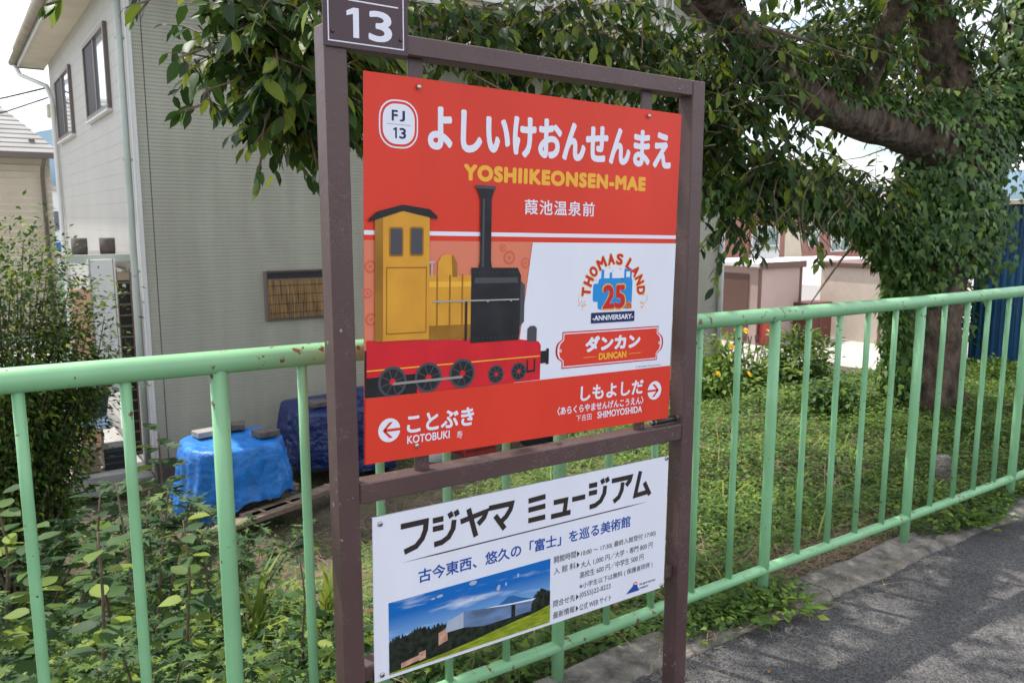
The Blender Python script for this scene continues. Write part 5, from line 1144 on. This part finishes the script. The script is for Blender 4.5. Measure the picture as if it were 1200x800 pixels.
# clumps on the kerb
KC = [(2.52, 1.86, .9, 'weed clump spilling over the kerb at the foot of the second fence post'), (2.30, 1.93, .7, 'smaller weed clump on the kerb right of the sign'), (4.05, 1.90, 1.0, 'weed clump creeping onto the asphalt past the third post'), (4.75, 1.95, .7, 'weed clump on the kerb near the right edge')]
km = None
for x, y, s_, lb in KC:
    t_ = thing('kerb_weed', lb, 'weed', (x, y, .02), random.uniform(0, 6), 'weeds growing over the kerb'); n = 110; a = rng.uniform(0, 2 * PI, n); rad = rng.uniform(0, .13, n) * s_
    Pp = np.stack([np.cos(a) * rad * 1.5, np.sin(a) * rad, rng.uniform(.0, .05, n)], -1); Aa = np.stack([np.cos(a), np.sin(a), rng.uniform(-.1, .6, n)], -1)
    leaves_obj('foliage', 'oval', Pp, Aa, np.stack([rng.normal(0, .3, n), rng.normal(0, .3, n), np.ones(n)], -1), rng.uniform(.03, .065, n), 'shrub_leaf', t_)
    q = MB()
    for k in range(7): a_ = random.uniform(0, 6.28); q.tube([(0, 0, -.01), (math.cos(a_) * .06, math.sin(a_) * .05, .03), (math.cos(a_) * .13, math.sin(a_) * .09, .025)], [.002, .002, .001], 4, caps=False)
    q.build('stem', 'twig', t_)

# ------------------------------------------------------------------ ground cover
def scatter(name, lb, cat_, n, xr, yr, kind, m, s0, s1, h, keep=None, flat=1.0, zbias=0.0):
    x = rng.uniform(*xr, n); y = rng.uniform(*yr, n)
    if keep is not None: k = keep(x, y); x, y = x[k], y[k]
    n = len(x); z = ground_z(x, y) + rng.uniform(0, 1, n) ** 1.5 * h * (.6 + .4 * np.sin(x * 5) * np.cos(y * 6)) + zbias; a = rng.uniform(0, 2 * PI, n)
    A = np.stack([np.cos(a), np.sin(a), rng.normal(.05, .3, n)], -1); Nn = np.stack([rng.normal(0, .38, n), rng.normal(0, .38, n) - .15, np.ones(n) * flat], -1)
    o = leaves_obj(name, kind, np.stack([x, y, z], -1), A, Nn, rng.uniform(s0, s1, n), m); o['label'] = lb; o['category'] = cat_; return o
bare = lambda x, y: np.sin(x * 2.1 + 1) * np.sin(y * 2.7) + .5 * np.sin(x * 5.3 + y * 3.1)
scatter('ground_cover', 'low ivy and clover covering the bank behind the railing', 'ground cover', 70000, (2.3, 9.0), (2.04, 5.8), 'ivy', 'cover_leaf', .018, .042, .13, lambda x, y: ((y > 2.25) | (np.abs(x - 3.0) > .55)) & (bare(x, y) > -1.1))
scatter('ground_cover', 'patchy weeds on the slope in front of the tarpaulins', 'ground cover', 26000, (-1.0, 6.5), (2.2, 8.6), 'oval', 'cover_leaf', .022, .050, .09, lambda x, y: bare(x, y) > -.15)
scatter('ground_cover', 'dense green undergrowth among the weeds at the left', 'ground cover', 16000, (-1.2, 1.35), (2.1, 6.6), 'lobed', 'weed_leaf', .035, .08, .36)
scatter('ground_cover', 'dark undergrowth leaves low between the left weeds', 'ground cover', 9000, (-1.2, 1.3), (2.1, 6.6), 'cherry', 'weed_leaf', .05, .10, .22)
scatter('dry_litter', 'dry brown twigs and stalks littering the slope', 'litter', 9000, (.2, 5.2), (2.05, 6.5), 'twig', 'dead_twig', .06, .28, .08, lambda x, y: bare(x, y) < .75)
scatter('dry_litter', 'brown pine straw heaped behind the kerb', 'litter', 2600, (2.5, 3.7), (2.0, 2.32), 'twig', 'dead_twig', .05, .16, .05)
scatter('fallen_leaves', 'brown and orange fallen leaves on the slope', 'leaves', 620, (-.5, 7), (2.1, 6.5), 'oval', 'dead_leaf', .03, .06, .14)
scatter('ground_cover', 'fine pointed leaves mixed into the bank behind the railing', 'ground cover', 60000, (2.3, 8.0), (2.04, 4.8), 'oval', 'shrub_leaf', .014, .036, .16, lambda x, y: (np.sin(x * 3.3 + y) * np.sin(y * 4.1 - x) > -.35) & ((y > 2.2) | (np.abs(x - 3.0) > .5)))
scatter('grass', 'thin grass blades growing through the ivy bank and weeds', 'grass', 5200, (-.6, 7.5), (2.05, 5.2), 'blade', 'grass_leaf', .06, .20, .05, lambda x, y: np.sin(x * 4.3 + y * 2) * np.sin(y * 3.1 - x * 2) > -.1)
n = 5200; x = rng.uniform(3.3, 8, n); y = 1.88 + np.abs(rng.normal(0, .075, n)) - .05 * np.sin(x * 5); k = (np.sin(x * 3.1) + .5 * np.sin(x * 8.7) > -.75); x, y = x[k], y[k]; n = len(x); a = rng.uniform(0, 6.28, n)
o = leaves_obj('kerb_growth', 'oval', np.stack([x, y, .03 + rng.uniform(0, .05, n) * np.clip((y - 1.8) * 8, 0, 1)], -1), np.stack([np.cos(a), np.sin(a), rng.normal(.1, .25, n)], -1), np.stack([rng.normal(0, .35, n), rng.normal(0, .35, n), np.ones(n)], -1), rng.uniform(.018, .045, n), 'cover_leaf'); o['label'] = 'small creeping leaves overgrowing the far part of the kerb'; o['category'] = 'ground cover'
n = 1500; x = rng.normal(2.33, .16, n); y = 1.93 + rng.normal(0, .05, n); a = rng.uniform(0, 6.28, n)
o = leaves_obj('kerb_growth', 'oval', np.stack([x, y, .03 + rng.uniform(0, .05, n)], -1), np.stack([np.cos(a), np.sin(a), rng.normal(.1, .25, n)], -1), np.stack([rng.normal(0, .35, n), rng.normal(0, .35, n), np.ones(n)], -1), rng.uniform(.018, .045, n), 'cover_leaf'); o['label'] = 'small creeping leaves on the kerb just right of the sign post'; o['category'] = 'ground cover'
scatter('ground_cover', 'clover and small weeds below the poster board behind the kerb', 'ground cover', 12000, (.3, 2.7), (1.99, 3.1), 'ivy', 'cover_leaf', .018, .045, .13)
# straw on kerb and asphalt
n = 170; x = rng.uniform(1.75, 3.4, n); y = 1.86 - np.abs(rng.normal(0, .06, n)) - .0; a = rng.normal(.2, .5, n)
o = leaves_obj('loose_straw', 'twig', np.stack([x, y, np.full(n, .012) + (y > 1.77) * .026], -1), np.stack([np.cos(a), np.sin(a), np.zeros(n)], -1), np.tile([[0, 0, 1.]], (n, 1)), rng.uniform(.04, .15, n), 'dead_twig'); o['label'] = 'dry straw lying along the foot of the kerb'; o['category'] = 'litter'
n = 60; x = rng.uniform(1.9, 5.5, n); y = rng.uniform(1.0, 1.86, n); a = rng.uniform(0, 6.28, n)
o = leaves_obj('fallen_leaves', 'oval', np.stack([x, y, np.full(n, .006)], -1), np.stack([np.cos(a), np.sin(a), np.zeros(n)], -1), np.tile([[0, .2, 1.]], (n, 1)), rng.uniform(.008, .02, n), 'dead_leaf'); o['label'] = 'tiny dry leaf scraps on the asphalt'; o['category'] = 'leaves'
